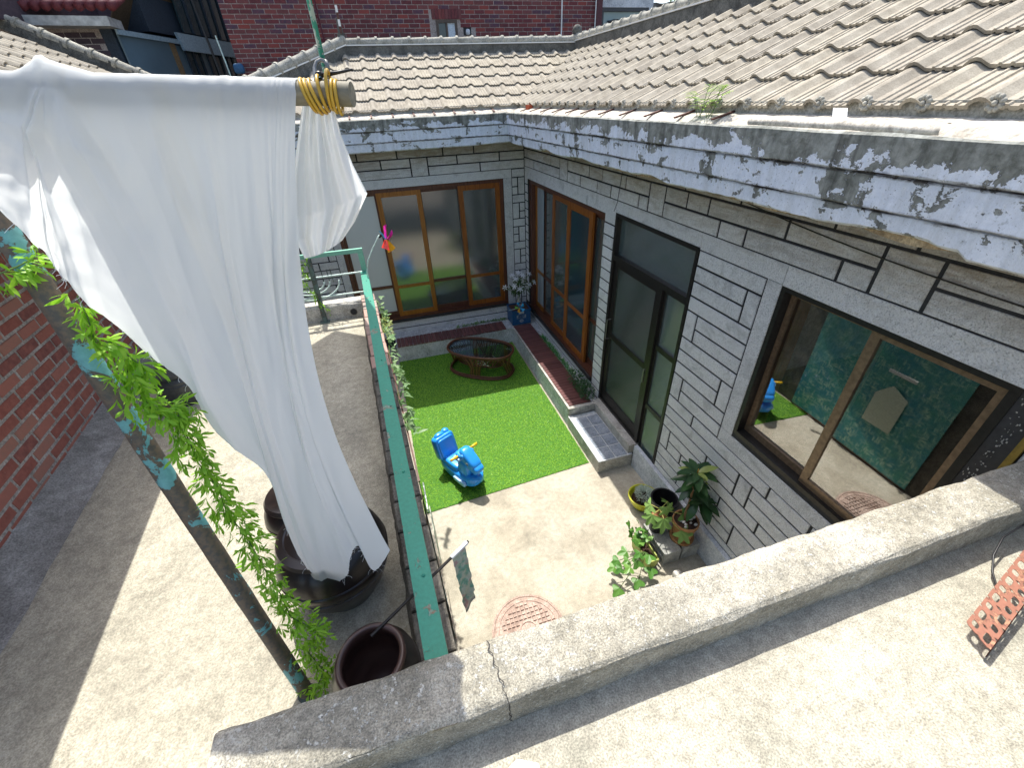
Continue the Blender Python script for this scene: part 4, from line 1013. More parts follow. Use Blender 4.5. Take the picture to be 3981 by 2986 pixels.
# ---- pots by the right wall
cb = MB()
def cinder():
    m = MB(); L, W, H = .39, .19, .098
    m.box(.03, W, 0, L, 0, H)
    seg = 20; y = 0; cells = [(0.02, .125), (.14, .25), (.265, .37)]; edges = [0, .1325, .2575, L]
    for i, (a, b) in enumerate(cells):
        cy_, cz_ = (a+b)/2, H/2; ry, rz_ = (b-a)/2, .030; r0, r1 = edges[i], edges[i+1]
        el = []; rc = []
        for k in range(seg):
            t = 2*math.pi*k/seg; c, s = math.cos(t), math.sin(t); el.append((cy_+ry*c, cz_+rz_*s))
            q = 1/max(abs(c)/((r1-r0)/2), abs(s)/(H/2)); rc.append(((r0+r1)/2+c*q, H/2+s*q))
        b0 = [(0, p[0], p[1]) for p in rc]; b1 = [(0, p[0], p[1]) for p in el]; b2 = [(.12, p[0], p[1]) for p in el]
        m.add(b0+b1+b2, [(k, (k+1) % seg, seg+(k+1) % seg, seg+k) for k in range(seg)]+[(seg+k, seg+(k+1) % seg, 2*seg+(k+1) % seg, 2*seg+k) for k in range(seg)]+[tuple(2*seg+k for k in range(seg))])
    m.add([(0, 0, 0), (.03, 0, 0), (.03, 0, H), (0, 0, H), (0, L, 0), (.03, L, 0), (.03, L, H), (0, L, H)], [(0, 1, 2, 3), (4, 7, 6, 5), (3, 2, 6, 7), (0, 4, 5, 1)])
    return m.mesh('cinder_block', M['cinder'])
cmesh = cinder()
for (x, y, z, r, lab) in ((2.05, 1.98, .0, .0, 'grey cinder block lowest on the courtyard side of the stack under the flower pots'), (2.262, 1.985, .0, -.02, 'grey cinder block lowest on the house wall side of the stack under the pots'),
                     (2.035, 1.965, .103, .02, 'grey cinder block under the black pot, on the upper layer of the stack'), (2.25, 1.97, .103, -.01, 'grey cinder block under the terracotta pot, on the upper layer of the stack')):
    o = put('cinder_block', cmesh, None, (x, y, z), Quaternion((0, 0, 1), r)); tag(o, lab, 'block', 'stacked cinder blocks')
rp = thing('rubber_plant', 'rubber plant with glossy dark leaves in a terracotta pot on the cinder blocks', 'potted plant', (2.31, 2.10, .206))
m = MB(); m.lathe([(0, .0), (.118, 0), (.12, .018), (.095, .02), (.085, .022), (.09, .03), (.118, .22), (.128, .235), (.128, .262), (.116, .262), (.112, .235)], (2.31, 2.10, .206), 32); m.build('pot', M['terracotta'], rp, angle=40)
m = MB(); m.lathe([(.115, 0), (.06, .012), (0, .016)], (2.31, 2.10, .445), 24); m.build('soil', M['soil'], rp, True)
for k in range(9):
    a = random.uniform(0, 6.28); r = random.uniform(.03, .10); m = MB(); s = random.uniform(.012, .022); m.sbox((2.31+r*math.cos(a), 2.10+r*math.sin(a), .462), (s, s*.75, s*.7), .9, None, 9, 6); m.build('pebble', M['pebble'], rp, True)
m = MB(); m.tube([(2.30, 2.11, .45), (2.31, 2.13, .56), (2.34, 2.15, .68), (2.345, 2.16, .82), (2.33, 2.16, .95), (2.34, 2.16, 1.06)], [.015, .013, .012, .011, .009, .006], 8); m.tube([(2.345, 2.155, .66), (2.40, 2.11, .68), (2.44, 2.08, .70)], .008, 7); m.build('trunk', M['bark'], rp, True)
rl = leaf_mesh('leaf', M['rubber_leaf'], .17, .066, 5, .22, .3, widest=.52); ry_ = leaf_mesh('leaf', M['rubber_young'], .15, .06, 5, .2, .3)
for base, n_, up, young in (((2.34, 2.16, 1.06), 13, .25, 3), ((2.335, 2.16, .97), 8, -.1, 1), ((2.345, 2.16, .86), 7, -.2, 1), ((2.44, 2.08, .70), 12, .05, 0), ((2.40, 2.10, .68), 6, -.7, 0)):
    for k in range(n_):
        a = k*2.4+random.uniform(-.3, .3)
        put('leaf', ry_ if k < young else rl, rp, base, aim((math.cos(a), math.sin(a), up+random.uniform(-.25, .45))), random.uniform(.85, 1.3))
m = MB(); m.tube([(2.34, 2.16, 1.06), (2.335, 2.155, 1.12)], [.006, .002], 6); m.build('bud', M['orange'], rp, True)
fg = thing('fig_plant', 'young fig with big lobed leaves in a shiny black pot on the cinder blocks', 'potted plant', (2.12, 2.27, .206))
m = MB(); m.lathe([(0, 0), (.068, 0), (.078, .19), (.09, .20), (.09, .225), (.08, .225), (.075, .2)], (2.12, 2.27, .206), 28); m.build('pot', M['black_plastic'], fg, angle=40)
m = MB(); m.lathe([(.077, 0), (.04, .01), (0, .012)], (2.12, 2.27, .405), 20); m.build('soil', simple('bark_chips', (.26, .12, .06), .9, .1, 0, .8), fg, True)
bp = thing('black_bowl', 'dark empty plastic bowl pot wedged behind the fig against the wall', 'pot', (2.30, 2.40, .0))
m = MB(); m.lathe([(0, 0), (.10, 0), (.13, .36), (.145, .37), (.145, .40), (.128, .40), (.115, .1), (0, .08)], (2.31, 2.45, 0), 30); m.build('bowl', M['black_plastic'], bp, angle=40)
fl = lobed_mesh('leaf', M['fig'], .105, 5, .5, .25)
m = MB()
for tip_, nrm in (((1.98, 2.20, .56), (-.3, -.4, 1)), ((2.02, 2.30, .58), (-.4, 0, 1)), ((2.13, 2.20, .62), (0, -.5, 1)), ((2.06, 2.13, .55), (-.1, -.8, .8)), ((2.20, 2.02, .44), (-.2, -.9, .5)), ((2.22, 2.30, .55), (.3, .1, 1)), ((2.28, 2.14, .52), (.2, -.6, .8))):
    m.tube([(2.12, 2.27, .41), (2.11, 2.26, .52), tip_], .005, 5)
    d = Vector(tip_)-Vector((2.12, 2.26, .52)); put('leaf', fl, fg, tip_, aim(Vector((d.x, d.y, -.15)), nrm), random.uniform(.8, 1.15))
m.build('stem', simple('fig_stem', (.36, .34, .10), .6), fg, True)
yb = thing('yellow_bowl_plant', 'frosted white sprigs in a wide yellow bowl by the wall plinth', 'potted plant', (2.26, 2.72, 0))
m = MB(); m.lathe([(0, 0), (.10, 0), (.155, .10), (.165, .15), (.175, .155), (.175, .165), (.158, .165), (.15, .12), (.09, .05), (0, .05)], (2.26, 2.72, 0), 36); m.build('bowl', M['yellow_bowl'], yb, True)
m = MB(); m.lathe([(.14, 0), (0, .01)], (2.27, 2.72, .10), 20); m.build('soil', M['soil'], yb)
sg = leaf_mesh('sprig', M['frost_sprig'], .03, .012, 2, .2, .3); m = MB()
for k in range(900):
    a = random.uniform(0, 6.28); r = .105*math.sqrt(random.random()); rr = math.hypot(r*math.cos(a)+.02, r*math.sin(a)-.01)
    if rr < .035 and random.random() < .8: continue
    p = Vector((2.285+r*math.cos(a)*1.05, 2.73+r*math.sin(a), .13+random.uniform(0, .10)*(1-rr*4)))
    Mx = Matrix.Translation(p) @ aim((math.cos(a)*.6+random.uniform(-.5, .5), math.sin(a)*.6+random.uniform(-.5, .5), random.uniform(.2, 1.2))).to_matrix().to_4x4() @ Matrix.Scale(random.uniform(.6, 1.1), 4)
    m.add([Mx @ v.co for v in sg.vertices], [tuple(f.vertices) for f in sg.polygons])
o = m.build('foliage', M['frost_sprig'], yb); o['kind'] = 'stuff'
pt = thing('trough_planter', 'long olive plastic trough with trailing ivy leaves beside the cinder blocks', 'planter', (1.93, 2.12, 0))
m = MB()
o4 = [(1.86, 1.97), (1.985, 1.97), (1.985, 2.29), (1.86, 2.29)]; i4 = [(1.872, 1.982), (1.973, 1.982), (1.973, 2.278), (1.872, 2.278)]
sk = lambda P4, z, k: [(1.922+(x-1.922)*k, 2.13+(y-2.13)*k, z) for x, y in P4]
m.add(sk(o4, 0, .86)+sk(o4, .15, 1)+sk(i4, .15, 1)+sk(i4, .03, .86), [(3, 2, 1, 0)]+[(i, (i+1) % 4, 4+(i+1) % 4, 4+i) for i in range(4)]+[(4+i, 4+(i+1) % 4, 8+(i+1) % 4, 8+i) for i in range(4)]+[(8+i, 8+(i+1) % 4, 12+(i+1) % 4, 12+i) for i in range(4)])
m.build('trough', M['olive_planter'], pt)
m = MB(); m.grid(lambda u, v: Vector((1.875+u*.095, 1.985+v*.29, .118+.008*noise.noise((u*5, v*9, 1)))), 8, 16); m.build('soil', M['soil'], pt)
iv = lobed_mesh('leaf', M['ivy'], .062, 3, .48, .25); m = MB()
spots = [(1.52, 2.03, .16), (1.56, 1.98, .20), (1.50, 1.87, .06), (1.62, 1.93, .26), (1.70, 1.87, .10), (1.66, 2.02, .22), (1.74, 1.97, .24), (1.60, 2.09, .14), (1.84, 1.90, .18), (1.79, 2.03, .26), (1.70, 2.12, .2), (1.87, 2.0, .24)]
for q in spots:
    q = Vector(q); m.tube([(1.92, 2.06, .12), Vector((1.84, 2.03, .25)), q*.6+Vector((1.84, 2.03, .25))*.4, q], .0035, 5); put('leaf', iv, pt, q, aim(Vector((q.x-1.95, q.y-2.1, random.uniform(-.15, .1))), (random.uniform(-.3, .1), -.25, 1)), random.uniform(.85, 1.3))
m.build('stem', M['stem'], pt, True)
sm2 = lobed_mesh('leaf', M['ivy'], .036, 3, .4, .2)
for k in range(34):
    p = Vector((random.uniform(1.84, 1.98), random.uniform(2.12, 2.34), random.uniform(.17, .30))); put('leaf', sm2, pt, p, aim(rv(1), (rv(.5)+Vector((0, -.2, 1)))), random.uniform(.7, 1.4))
m = MB(); m.sbox((2.1, 1.80, .05), (.035, .055, .05), .4, None, 12, 8); label_thing('concrete_lump', m, M['step'], 'small pale lump of concrete on the floor under the ivy', 'concrete lump', (2.1, 1.8, 0), True)

# ================================================================== RETAINING WALL, RAILING
rw = thing('retaining_wall', 'tall stained concrete wall between the raised terrace and the courtyard with a brick coping', 'wall', (-.2, 2.6, 0))
m = MB()
def rwf(u, v):
    y = .6+u*4.12; n = .008*noise.noise((y*5, v*9, 3)); return (wallx(y)-.012+n, y, .002+v*2.19)
m.grid(rwf, 110, 30)
m.prism([(wallx(.6)-.018, .6), (wallx(4.72)-.018, 4.72), (wallx(4.72)-.135, 4.72), (wallx(.6)-.135, .6)], .002, 2.188)
def rwl(u, v):
    y = .6+u*4.12; n = .012*noise.noise((y*6, v*4, 9))+.004*noise.noise((y*25, v*12, 1)); return (wallx(y)-.14-.035*(1-v)+n, y, 2.05+v*.14)
m.grid(lambda u, v: rwl(1-u, v), 160, 8); m.build('wall', M['dark_concrete'], rw, True)
m = MB(); chbox(m, lambda u, d, z: Vector((u, z, -d)), -.072, .072, -.055, 0, -.098, .098, .006); cm = m.mesh('coping_brick', M['coping_brick'])
cm_d = cm.copy(); cm_d.materials[0] = M['dark_concrete']  # darker concrete copy for the bricks at the near end
dirw = Vector((wallx(4.72)-wallx(.6), 4.12, 0)).normalized(); qa = math.atan2(dirw.y, dirw.x)-math.pi/2
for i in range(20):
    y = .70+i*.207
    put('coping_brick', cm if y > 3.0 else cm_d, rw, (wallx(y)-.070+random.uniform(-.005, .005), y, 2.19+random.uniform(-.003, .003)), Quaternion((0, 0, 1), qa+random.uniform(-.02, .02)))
sc_ = thing('leaf_screen', 'teal leaf-patterned screen covering the courtyard side of the retaining wall', 'screen', (-.12, 2.8, 0))
m = MB(); m.grid(lambda u, v: Vector((wallx(1.92+u*1.78)+.012+.006*noise.noise((u*9, v*7, 2)), 1.92+u*1.78, .03+v*2.02)), 40, 20); m.build('screen_cloth', M['curtain'], sc_, True)
for z_ in (.03, 2.05):
    m = MB(); m.bar((wallx(1.92)+.012, 1.92, z_), (wallx(3.70)+.012, 3.70, z_), .012, .012); m.build('batten', M['wood_dark'], sc_)
m = MB(); m.prism([(0, 0), (.33, 0), (.33, .40), (.20, .56), (0, .47)], 0, .006); mm = m.mesh('paper_sign', M['card'])
o = put('paper_sign', mm, None, (wallx(2.34)+.035, 2.34, .55), Matrix(((0, 0, 1), (1, 0, 0), (0, 1, 0)))); tag(o, 'pale house-shaped card hung on the leafy screen, seen mirrored in the window', 'card')
m = MB(); m.box(wallx(2.5)+.03, wallx(2.5)+.04, 2.36, 2.66, 1.24, 1.28); m.build('hanging_strip', M['paper'], sc_)
gr = thing('green_railing', 'flat green steel rail on the terrace edge ending in a frame with curved bars', 'railing', (-.27, 4.6, 2.07))
A = Vector((-.105, .63, 2.555)); B = Vector((-.295, 4.62, 2.535))
m = MB(); m.bar(A, B, .066, .010); m.bar(A+Vector((.036, 0, -.022)), B+Vector((.036, 0, -.022)), .008, .052); m.bar(A+Vector((-.03, 0, -.028)), B+Vector((-.03, 0, -.028)), .006, .04); m.build('rail', M['green_steel'], gr)
m = MB(); m.sbox((0, 0, 0), (.007, .007, .005), 1, None, 8, 5); rv_ = m.mesh('rivet', M['green_steel'], True)
for k in range(7): put('rivet', rv_, gr, A.lerp(B, .08+k*.14)+Vector((.012, 0, .006)))
m = MB(); m.box(-.310, -.258, 4.615, 4.66, 2.20, 2.735); m.build('post', M['green_pale'], gr)
m = MB(); m.box(-.80, -.258, 4.618, 4.655, 2.735, 2.775); m.build('top_bar', M['green_pale'], gr)
m = MB(); m.tube([(-.792, 4.64, 2.735), (-.80, 4.60, 2.3), (-.80, 4.545, 2.07)], .026, 8); m.box(-.85, -.75, 4.50, 4.60, 2.068, 2.08); m.build('post', M['post_grey'], gr)
for z in (2.53, 2.315):
    m = MB(); m.tube([(-1.75, 4.64, z), (-.30, 4.64, z)], .009, 7); m.build('bar', M['bar_white'], gr)
m = MB(); m.box(-1.78, -.82, 4.62, 4.655, 2.735, 2.775); m.build('top_bar', M['green_pale'], gr)
for r in (.15, .205, .30):
    m = MB(); m.tube([(-.86+r*math.cos(a), 4.645, 2.475+r*.62*math.sin(a)) for a in [math.pi+math.pi*i/16 for i in range(17)]], .008, 6); m.build('curved_bar', M['bar_white'], gr, True)
for x in (-.71, -.655, -.62):
    m = MB(); m.tube([(x, 4.645, 2.46), (x, 4.645, 2.60)], .005, 5); m.build('rod', M['post_grey'], gr)
tc = thing('terrace_curb', 'sunlit concrete curb with a drain hole under the far railing', 'curb', (-1.2, 4.66, 2.07))
m = MB()
def curb(u, v):
    x = -2.4+u*2.04; P5 = [(4.565, 2.05), (4.57, 2.215), (4.59, 2.235), (4.73, 2.238), (4.75, 2.0)]; s_ = v*4; i = min(int(s_), 3); a = s_-i
    y = P5[i][0]*(1-a)+P5[i+1][0]*a; z = P5[i][1]*(1-a)+P5[i+1][1]*a; n = .007*noise.noise((x*9, v*7, 2)); return (x, y-n, z+n)
m.grid(curb, 90, 16); m.build('curb', M['step'], tc, True)
m = MB(); m.tube([(-.49, 4.557, 2.135), (-.49, 4.60, 2.135)], .032, 16, False, True); m.build('drain_hole', M['mortar_black'], tc)
m = MB(); m.tube([(-.49+.034*math.cos(i*.3927), 4.556, 2.135+.034*math.sin(i*.3927)) for i in range(16)], .004, 6, True); m.build('drain_rim', M['dark_concrete'], tc)

# ---- leafy garlands
gleaf = [leaf_mesh('leaf', M['garland'], L, W, 4, .35, .2, widest=.66) for L, W in ((.038, .0088), (.034, .0080), (.029, .0092))]
def garland(name, label, path, n, parent_loc, sc0=1.0, mats=gleaf, spread=.02, limit=290, down=.5):
    t = thing(name, label, 'garland', parent_loc); m = MB()
    pts = [Vector(p) for p in path]; m.tube(pts, .0018, 5); m.build('stem', M['stem'], t)
    rest = MB(); cnt = 0
    for k in range(n):
        f = (k+random.random())/n*(len(pts)-1); i = min(int(f), len(pts)-2); p = pts[i].lerp(pts[i+1], f-i); tg = (pts[i+1]-pts[i]).normalized()
        # short side sprig, then a whorl of leaves
        off = rv(1).normalized()*random.uniform(.003, spread); off.z -= spread*.3*random.random(); q = p+off
        for j in range(3):
            d = tg*random.uniform(.2, 1.0)+rv(.9)+off.normalized()*.5+Vector((0, 0, -down*random.random()))
            me = random.choice(mats); rot = aim(d, rv(1)+Vector((0, -.3, 1.2))); s = sc0*random.uniform(.75, 1.15)
            if cnt < limit: put('leaf', me, t, q, rot, s); cnt += 1
            else:
                Mx = Matrix.Translation(q) @ rot.to_matrix().to_4x4() @ Matrix.Scale(s, 4); rest.add([Mx @ v.co for v in me.vertices], [tuple(f_.vertices) for f_ in me.polygons])
    if rest.v: o = rest.build('foliage', M['garland'], t, True); o['kind'] = 'stuff'
    return t
POST0, POST1 = Vector((-.65, .91, 2.05)), Vector((-.905, 1.42, 4.07))
gp = [img(-40, 1080, .98), img(60, 1040, .99), img(170, 985, 1.0)]
garland('leaf_garland', 'short bright green leaf spray crossing the peeling post at the picture edge', gp, 26, gp[1], 1.15, spread=.025)
gp = [img(300, 1150, 1.02), img(340, 1230, 1.03), img(370, 1330, 1.05), img(430, 1330, 1.06), img(520, 1400, 1.08), img(600, 1450, 1.10)]
garland('leaf_garland', 'bright green leaf spray hanging between the peeling post and the cloth edge', gp, 64, gp[2], 1.15, spread=.024)
gp = [img(475, 1400, 1.08), img(520, 1500, 1.1), img(590, 1590, 1.12), img(690, 1600, 1.14), img(720, 1680, 1.16), img(770, 1800, 1.2), img(850, 1900, 1.24), img(880, 1990, 1.28), img(960, 2090, 1.33), img(1020, 2200, 1.38), img(1090, 2310, 1.44), img(1130, 2400, 1.48), img(1230, 2450, 1.5), img(1200, 2540, 1.56), img(1260, 2610, 1.6), img(1215, 2710, 1.63)]
garland('leaf_garland', 'long bright green leaf garland trailing down beside the peeling post to the parapet', gp, 720, gp[6], 1.05, spread=.052, limit=300)
gp = [(-.80, 4.60, 2.76), (-.86, 4.58, 2.66), (-.87, 4.57, 2.52), (-.84, 4.57, 2.40), (-.80, 4.56, 2.28), (-.73, 4.56, 2.2)]
garland('leaf_garland', 'small bright green garland hanging on the far railing post below the cloth', gp, 60, gp[2], 1.25, spread=.05)
# variegated ivy along the courtyard edge of the coping
ivg = thing('ivy_garland', 'pale variegated ivy trailing along the courtyard edge of the brick coping', 'ivy', (-.2, 3.8, 2.2))
il2 = lobed_mesh('leaf', M['ivy_pale'], .042, 3, .5, .3); il3 = leaf_mesh('leaf', M['ivy_pale'], .07, .022, 3, .4, .3)
pts = [Vector((wallx(y)+.015+.02*math.sin(y*9), y, 2.19+.03*math.sin(y*7)-.03)) for y in [4.62-i*.1 for i in range(24)]]
m = MB(); m.tube(pts, .003, 5); m.build('stem', M['stem'], ivg)
for k in range(130):
    p = random.choice(pts)+Vector((random.uniform(0, .05), random.uniform(-.08, .08), random.uniform(-.07, .04)))
    put('leaf', random.choice((il2, il3)), ivg, p, aim(Vector((random.uniform(.1, 1), random.uniform(-.8, .6), random.uniform(-.6, .7))), rv(.6)+Vector((.2, -.3, 1))), random.uniform(.5, 1.15))
m = MB()
for k in range(160):
    c = Vector((wallx(3.95)+.04, random.choice((3.88, 4.02)), 2.17)); d = rv(1)
    Mx = Matrix.Translation(c+d*.05) @ aim(d+Vector((0, 0, .4))).to_matrix().to_4x4() @ Matrix.Scale(random.uniform(.25, .5), 4)
    m.add([Mx @ v.co for v in il3.vertices], [tuple(f.vertices) for f in il3.polygons])
o = m.build('foliage', leaf_mat('lime_foliage', (.34, .42, .08), (.42, .46, .14), .35), ivg); o['kind'] = 'stuff'
# plants of the far garland also throw their shade on the turf: leafy strand lower down the wall
gp = [(wallx(y)+.03, y, 2.12+.04*math.sin(y*8)) for y in (2.9, 2.75, 2.6, 2.45, 2.3, 2.15)]
# ---- pinwheel on the railing
pw = thing('pinwheel', 'multicoloured foil pinwheel on a bent white stick at the end of the green rail', 'pinwheel', (-.24, 4.4, 2.55))
m = MB(); m.tube([(-.262, 4.42, 2.42), (-.25, 4.4, 2.60), (-.215, 4.4, 2.71), (-.16, 4.4, 2.80), (-.085, 4.4, 2.905), (-.06, 4.39, 2.94)], .0065, 7); m.build('stick', M['bar_white'], pw, True)
m = MB(); m.tube([(-.062, 4.40, 2.92), (-.03, 4.38, 2.945)], .012, 8); m.build('hub', M['black_plastic'], pw)
pq = Matrix.Rotation(math.radians(20), 3, 'Y') @ Matrix.Rotation(math.radians(65), 3, 'Y') @ Matrix.Rotation(math.radians(20), 3, 'X')
for k, mt in enumerate(('pink', 'cyan', 'red', 'orange', 'pink')):
    put('blade', blade_mesh('blade', M[mt], 1.15), pw, (-.02, 4.375, 2.90), pq @ Matrix.Rotation(k*1.2566+2.4, 3, 'Z'))
# ---- knitted banner on a rod leaning over the wall
fb = thing('knitted_banner', 'green knitted banner hanging from a rod pushed out over the courtyard wall', 'banner', (.02, 1.06, 2.42))
P0, P1 = Vector((-.33, .87, 2.41)), Vector((.085, 1.125, 2.44)); 
m = MB(); m.tube([P0, P1], .0065, 8); m.build('rod', M['alu_black'], fb)
m = MB(); m.tube([P0.lerp(P1, .80), P0.lerp(P1, .985)], .009, 8); m.build('sleeve', M['paper'], fb)
m = MB(); bA, bB = P0.lerp(P1, .81), P0.lerp(P1, .96)
def ban(u, v):
    p = bA.lerp(bB, u); n = Vector((-.52, .85, 0)); return p+Vector((.01*v, 0, -.008-.40*v))+n*(.008*math.sin(v*23+u*5)*v+.005*noise.noise((u*6, v*18, 1)))
m.grid(ban, 14, 60); m.build('banner_cloth', M['knit'], fb, True)
m = MB(); m.grid(lambda u, v: ban(u, 1.0)+Vector((0, 0, -.001-.035*v*(1.0 if u < .5 else 1.3-.6*u))), 12, 3); m.build('banner_hem', simple('grey_hem', (.36, .38, .36), .9), fb, True)

# ================================================================== TERRACE THINGS
def jar(name, label, c, prof, mat, lidprof=None, rim=None):
    t = thing(name, label, 'jar', c)
    m = MB(); m.lathe(prof, c, 56); m.build('body', mat, t, angle=40)
    if rim:
        m = MB(); m.lathe(rim, c, 56); m.build('rim', M['onggi_dull'], t, True)
    if lidprof:
        m = MB(); m.lathe(lidprof, c, 56); m.build('lid', mat, t, angle=40)
    return t
BIG = [(0, 0), (.135, 0), (.145, .02), (.20, .12), (.232, .21), (.233, .214), (.229, .218), (.234, .225), (.238, .27), (.236, .275), (.231, .279), (.235, .286), (.222, .335), (.19, .38), (.165, .40)]
jar('onggi_jar', 'largest dark brown glazed onggi jar with a lid under the hem of the white cloth', (-.50, 1.34, ZT), BIG, M['onggi'],
    [(.165, .40), (.19, .40), (.197, .412), (.19, .428), (.16, .436), (.155, .432), (.09, .458), (.035, .468), (.034, .48), (.05, .492), (.045, .502), (0, .505)])
sc2 = lambda P_, k: [(r*k, z*k) for r, z in P_]
jar('onggi_jar', 'small brown lidded onggi jar half hidden behind the white cloth', (-.70, 1.72, ZT), sc2(BIG, .72), M['onggi'],
    sc2([(.165, .40), (.19, .40), (.197, .42), (.18, .445), (.14, .455), (.09, .49), (.04, .51), (.05, .54), (0, .545)], .72))
jar('onggi_jar', 'open brown onggi jar without lid beside the end of the green rail', (-.335, .80, ZT), [(0, .02), (.085, .02), (.10, .05), (.150, .16), (.156, .20), (.145, .27), (.115, .318)], M['onggi'], None,
    [(.113, .312), (.120, .318), (.121, .335), (.112, .342), (.100, .338), (.098, .32), (.12, .25), (.13, .18), (.09, .06), (0, .05)])
bj = M['black_plastic']
jar('black_jar', 'black ring-shouldered jar behind the cloth at the foot of the brick wall', (-1.78, 3.42, ZT), [(0, 0), (.12, 0), (.17, .12), (.175, .2), (.165, .21), (.165, .23), (.13, .27)], simple('grey_black_jar', (.06, .065, .065), .4, .4), [(.13, .27), (.155, .27), (.155, .29), (.05, .31), (.03, .34), (0, .345)])
m = MB(); pts = [Vector((-.30, .98, ZT+.02)), Vector((-.26, 1.1, ZT+.03)), Vector((-.5, .95, ZT+.015)), Vector((-.45, .82, ZT+.015))]
# ---- leaning laundry post, horizontal pole and hanging cloth
lp = thing('clothes_post', 'slanting steel post with peeling turquoise paint on the terrace', 'post', POST0)
m = MB(); n_ = 60; m.tube([POST0.lerp(POST1, i/n_) for i in range(n_+1)], [.027+.0012*noise.noise((0, i*.4, 1)) for i in range(n_+1)], 18); m.build('post', M['post_steel'], lp, True)
m = MB(); m.tube([POST0+Vector((0, 0, .03)), POST0+Vector((0, 0, .0))], .034, 14); m.build('collar', M['post_grey'], lp, True)
LD_ = .82
LG0, LG1 = img(-420, 318, LD_), img(1370, 366, LD_+.005)
lg = thing('drying_pole', 'weathered round wooden pole carrying the white cloth across the top of the terrace', 'pole', LG1)
m = MB(); n_ = 40; m.tube([LG0.lerp(LG1, i/n_) for i in range(n_+1)], [.0210+.0010*noise.noise((i*.5, 2, 1)) for i in range(n_+1)], 20); m.build('pole', M['log'], lg, angle=50)
hc = thing('hose_coil', 'yellow rubber hose wound in loops round the end of the wooden pole', 'hose', img(1270, 360, LD_))
LD = (LG1-LG0).normalized(); LUP = (Vector((0, 0, 1))-LD*LD.z).normalized(); LB = LD.cross(LUP)
for k, (px, lean, dz) in enumerate(((1205, .020, 0), (1222, .022, -.002), (1240, .022, -.001), (1264, .010, .004), (1292, -.002, .010), (1306, -.001, 0), (1322, .001, -.002))):
    f = (px+420)/1798.0; c = LG0.lerp(LG1, f)+LUP*(-.004+dz)
    m = MB(); m.tube([c+LUP*(.0268+abs(dz)*.5)*math.cos(a)+LB*.0256*math.sin(a)+LD*(-lean*.5*math.cos(a)+.004*math.sin(a)) for a in [i*2*math.pi/28 for i in range(28)]], .0033, 8, True); m.build('loop', M['hose'], hc, True)
hk = thing('pole_clamp', 'bent steel hook clamping the wooden pole below the green rod', 'hook', img(1262, 290, LD_))
m = MB(); q = lambda x, y, d=.9: img(x, y, d-.9+LD_)
m.tube([q(1232, 325), q(1226, 290), q(1224, 262), q(1232, 240), q(1250, 232), q(1266, 238), q(1274, 256), q(1276, 285, .91), q(1276, 330, .93)], .0042, 8); m.build('hook', M['steel'], hk, True)
m = MB(); m.tube([q(1245, 293), q(1300, 283), q(1372, 269)], [.0045, .0035, .002], 7); m.build('pin', M['alu_black'], hk, True)
m = MB(); m.sbox(q(1240, 291, .895), (.007, .006, .007), .7, None, 10, 6); m.build('nut', M['alu_black'], hk, True)
m = MB(); c = LG0.lerp(LG1, (1252+420)/1798)
m.grid(lambda u, v: c+LD*(.012*(u-.5)*(1+.5*v))+LUP*.0262*math.cos(-1.3*v+.2)-LB*.0262*math.sin(-1.3*v+.2)*-1+LUP*.002*noise.noise((u*4, v*5, 1)), 8, 10); m.build('rag', simple('blue_rag', (.16, .36, .46), .8), hk)
gd = thing('green_rod', 'thin green coated rod rising from the pole clamp out of the picture', 'rod', img(1278, 330, LD_+.02))
c0 = img(1279, 335, LD_+.03); m = MB(); m.tube([c0, c0+Vector((-.003, .002, 1.6))], .0048, 8); m.build('rod', M['green_rod'], gd, True)
# cloth: rulings from the pole (top) to the lower edge; each entry photo-surveyed top, bottom and their distances
RUL = [(-260, 300, .9, -220, 560, 1), (-60, 300, .9, -40, 752, 1), (90, 268, .9, 110, 905, 1), (165, 238, .9, 195, 1003, 1), (204, 212, .9, 252, 1062, 1), (245, 232, .9, 305, 1118, 1), (330, 262, .9, 400, 1213, 1), (450, 290, .9, 560, 1362, 1), (560, 300, .9, 735, 1502, 1),
       (680, 300, .9, 855, 1672, 1), (800, 302, .9, 1035, 1828, 1), (880, 303, .9, 1131, 2041, 1), (940, 304, .9, 1246, 2272, 1), (1000, 305, .9, 1298, 2264, 1.6), (1050, 305, .9, 1350, 2232, 1.6), (1085, 306, .9, 1374, 2170, 1.6), (1102, 306, .9, 1390, 2118, 1.6), (1122, 306, .9, 1420, 2160, 1.6), (1145, 305, .9, 1468, 2214, 1.6), (1168, 302, .9, 1513, 2135, 1.6)]
def catmull(a, b, c, d, t): return .5*((2*b)+(-a+c)*t+(2*a-5*b+4*c-d)*t*t+(-a+3*b-3*c+d)*t**3)
def rul(u):
    f = u*(len(RUL)-1); i = min(int(f), len(RUL)-2); t = f-i
    g_ = lambda k: RUL[max(0, min(len(RUL)-1, k))]
    return [catmull(g_(i-1)[k], g_(i)[k], g_(i+1)[k], g_(i+2)[k], t) for k in range(6)]
def cl(u, v):
    r = rul(u); T_ = img(r[0], r[1], r[2]); B_3 = img(r[3], r[4], r[5])
    if v < 0:                                     # over the pole: from behind, round the top to the front
        return T_
    p = T_.lerp(B_3, v)
    return p
NB = Vector((-LD.y, LD.x, 0)).normalized()
CREASE = [(.26, .50, 1.7, .075), (.42, .60, 1.4, .06), (.51, .66, 1.1, .05), (.215, .31, 1.3, .06), (.19, .13, 1.0, .05), (.66, .80, .8, .08)]
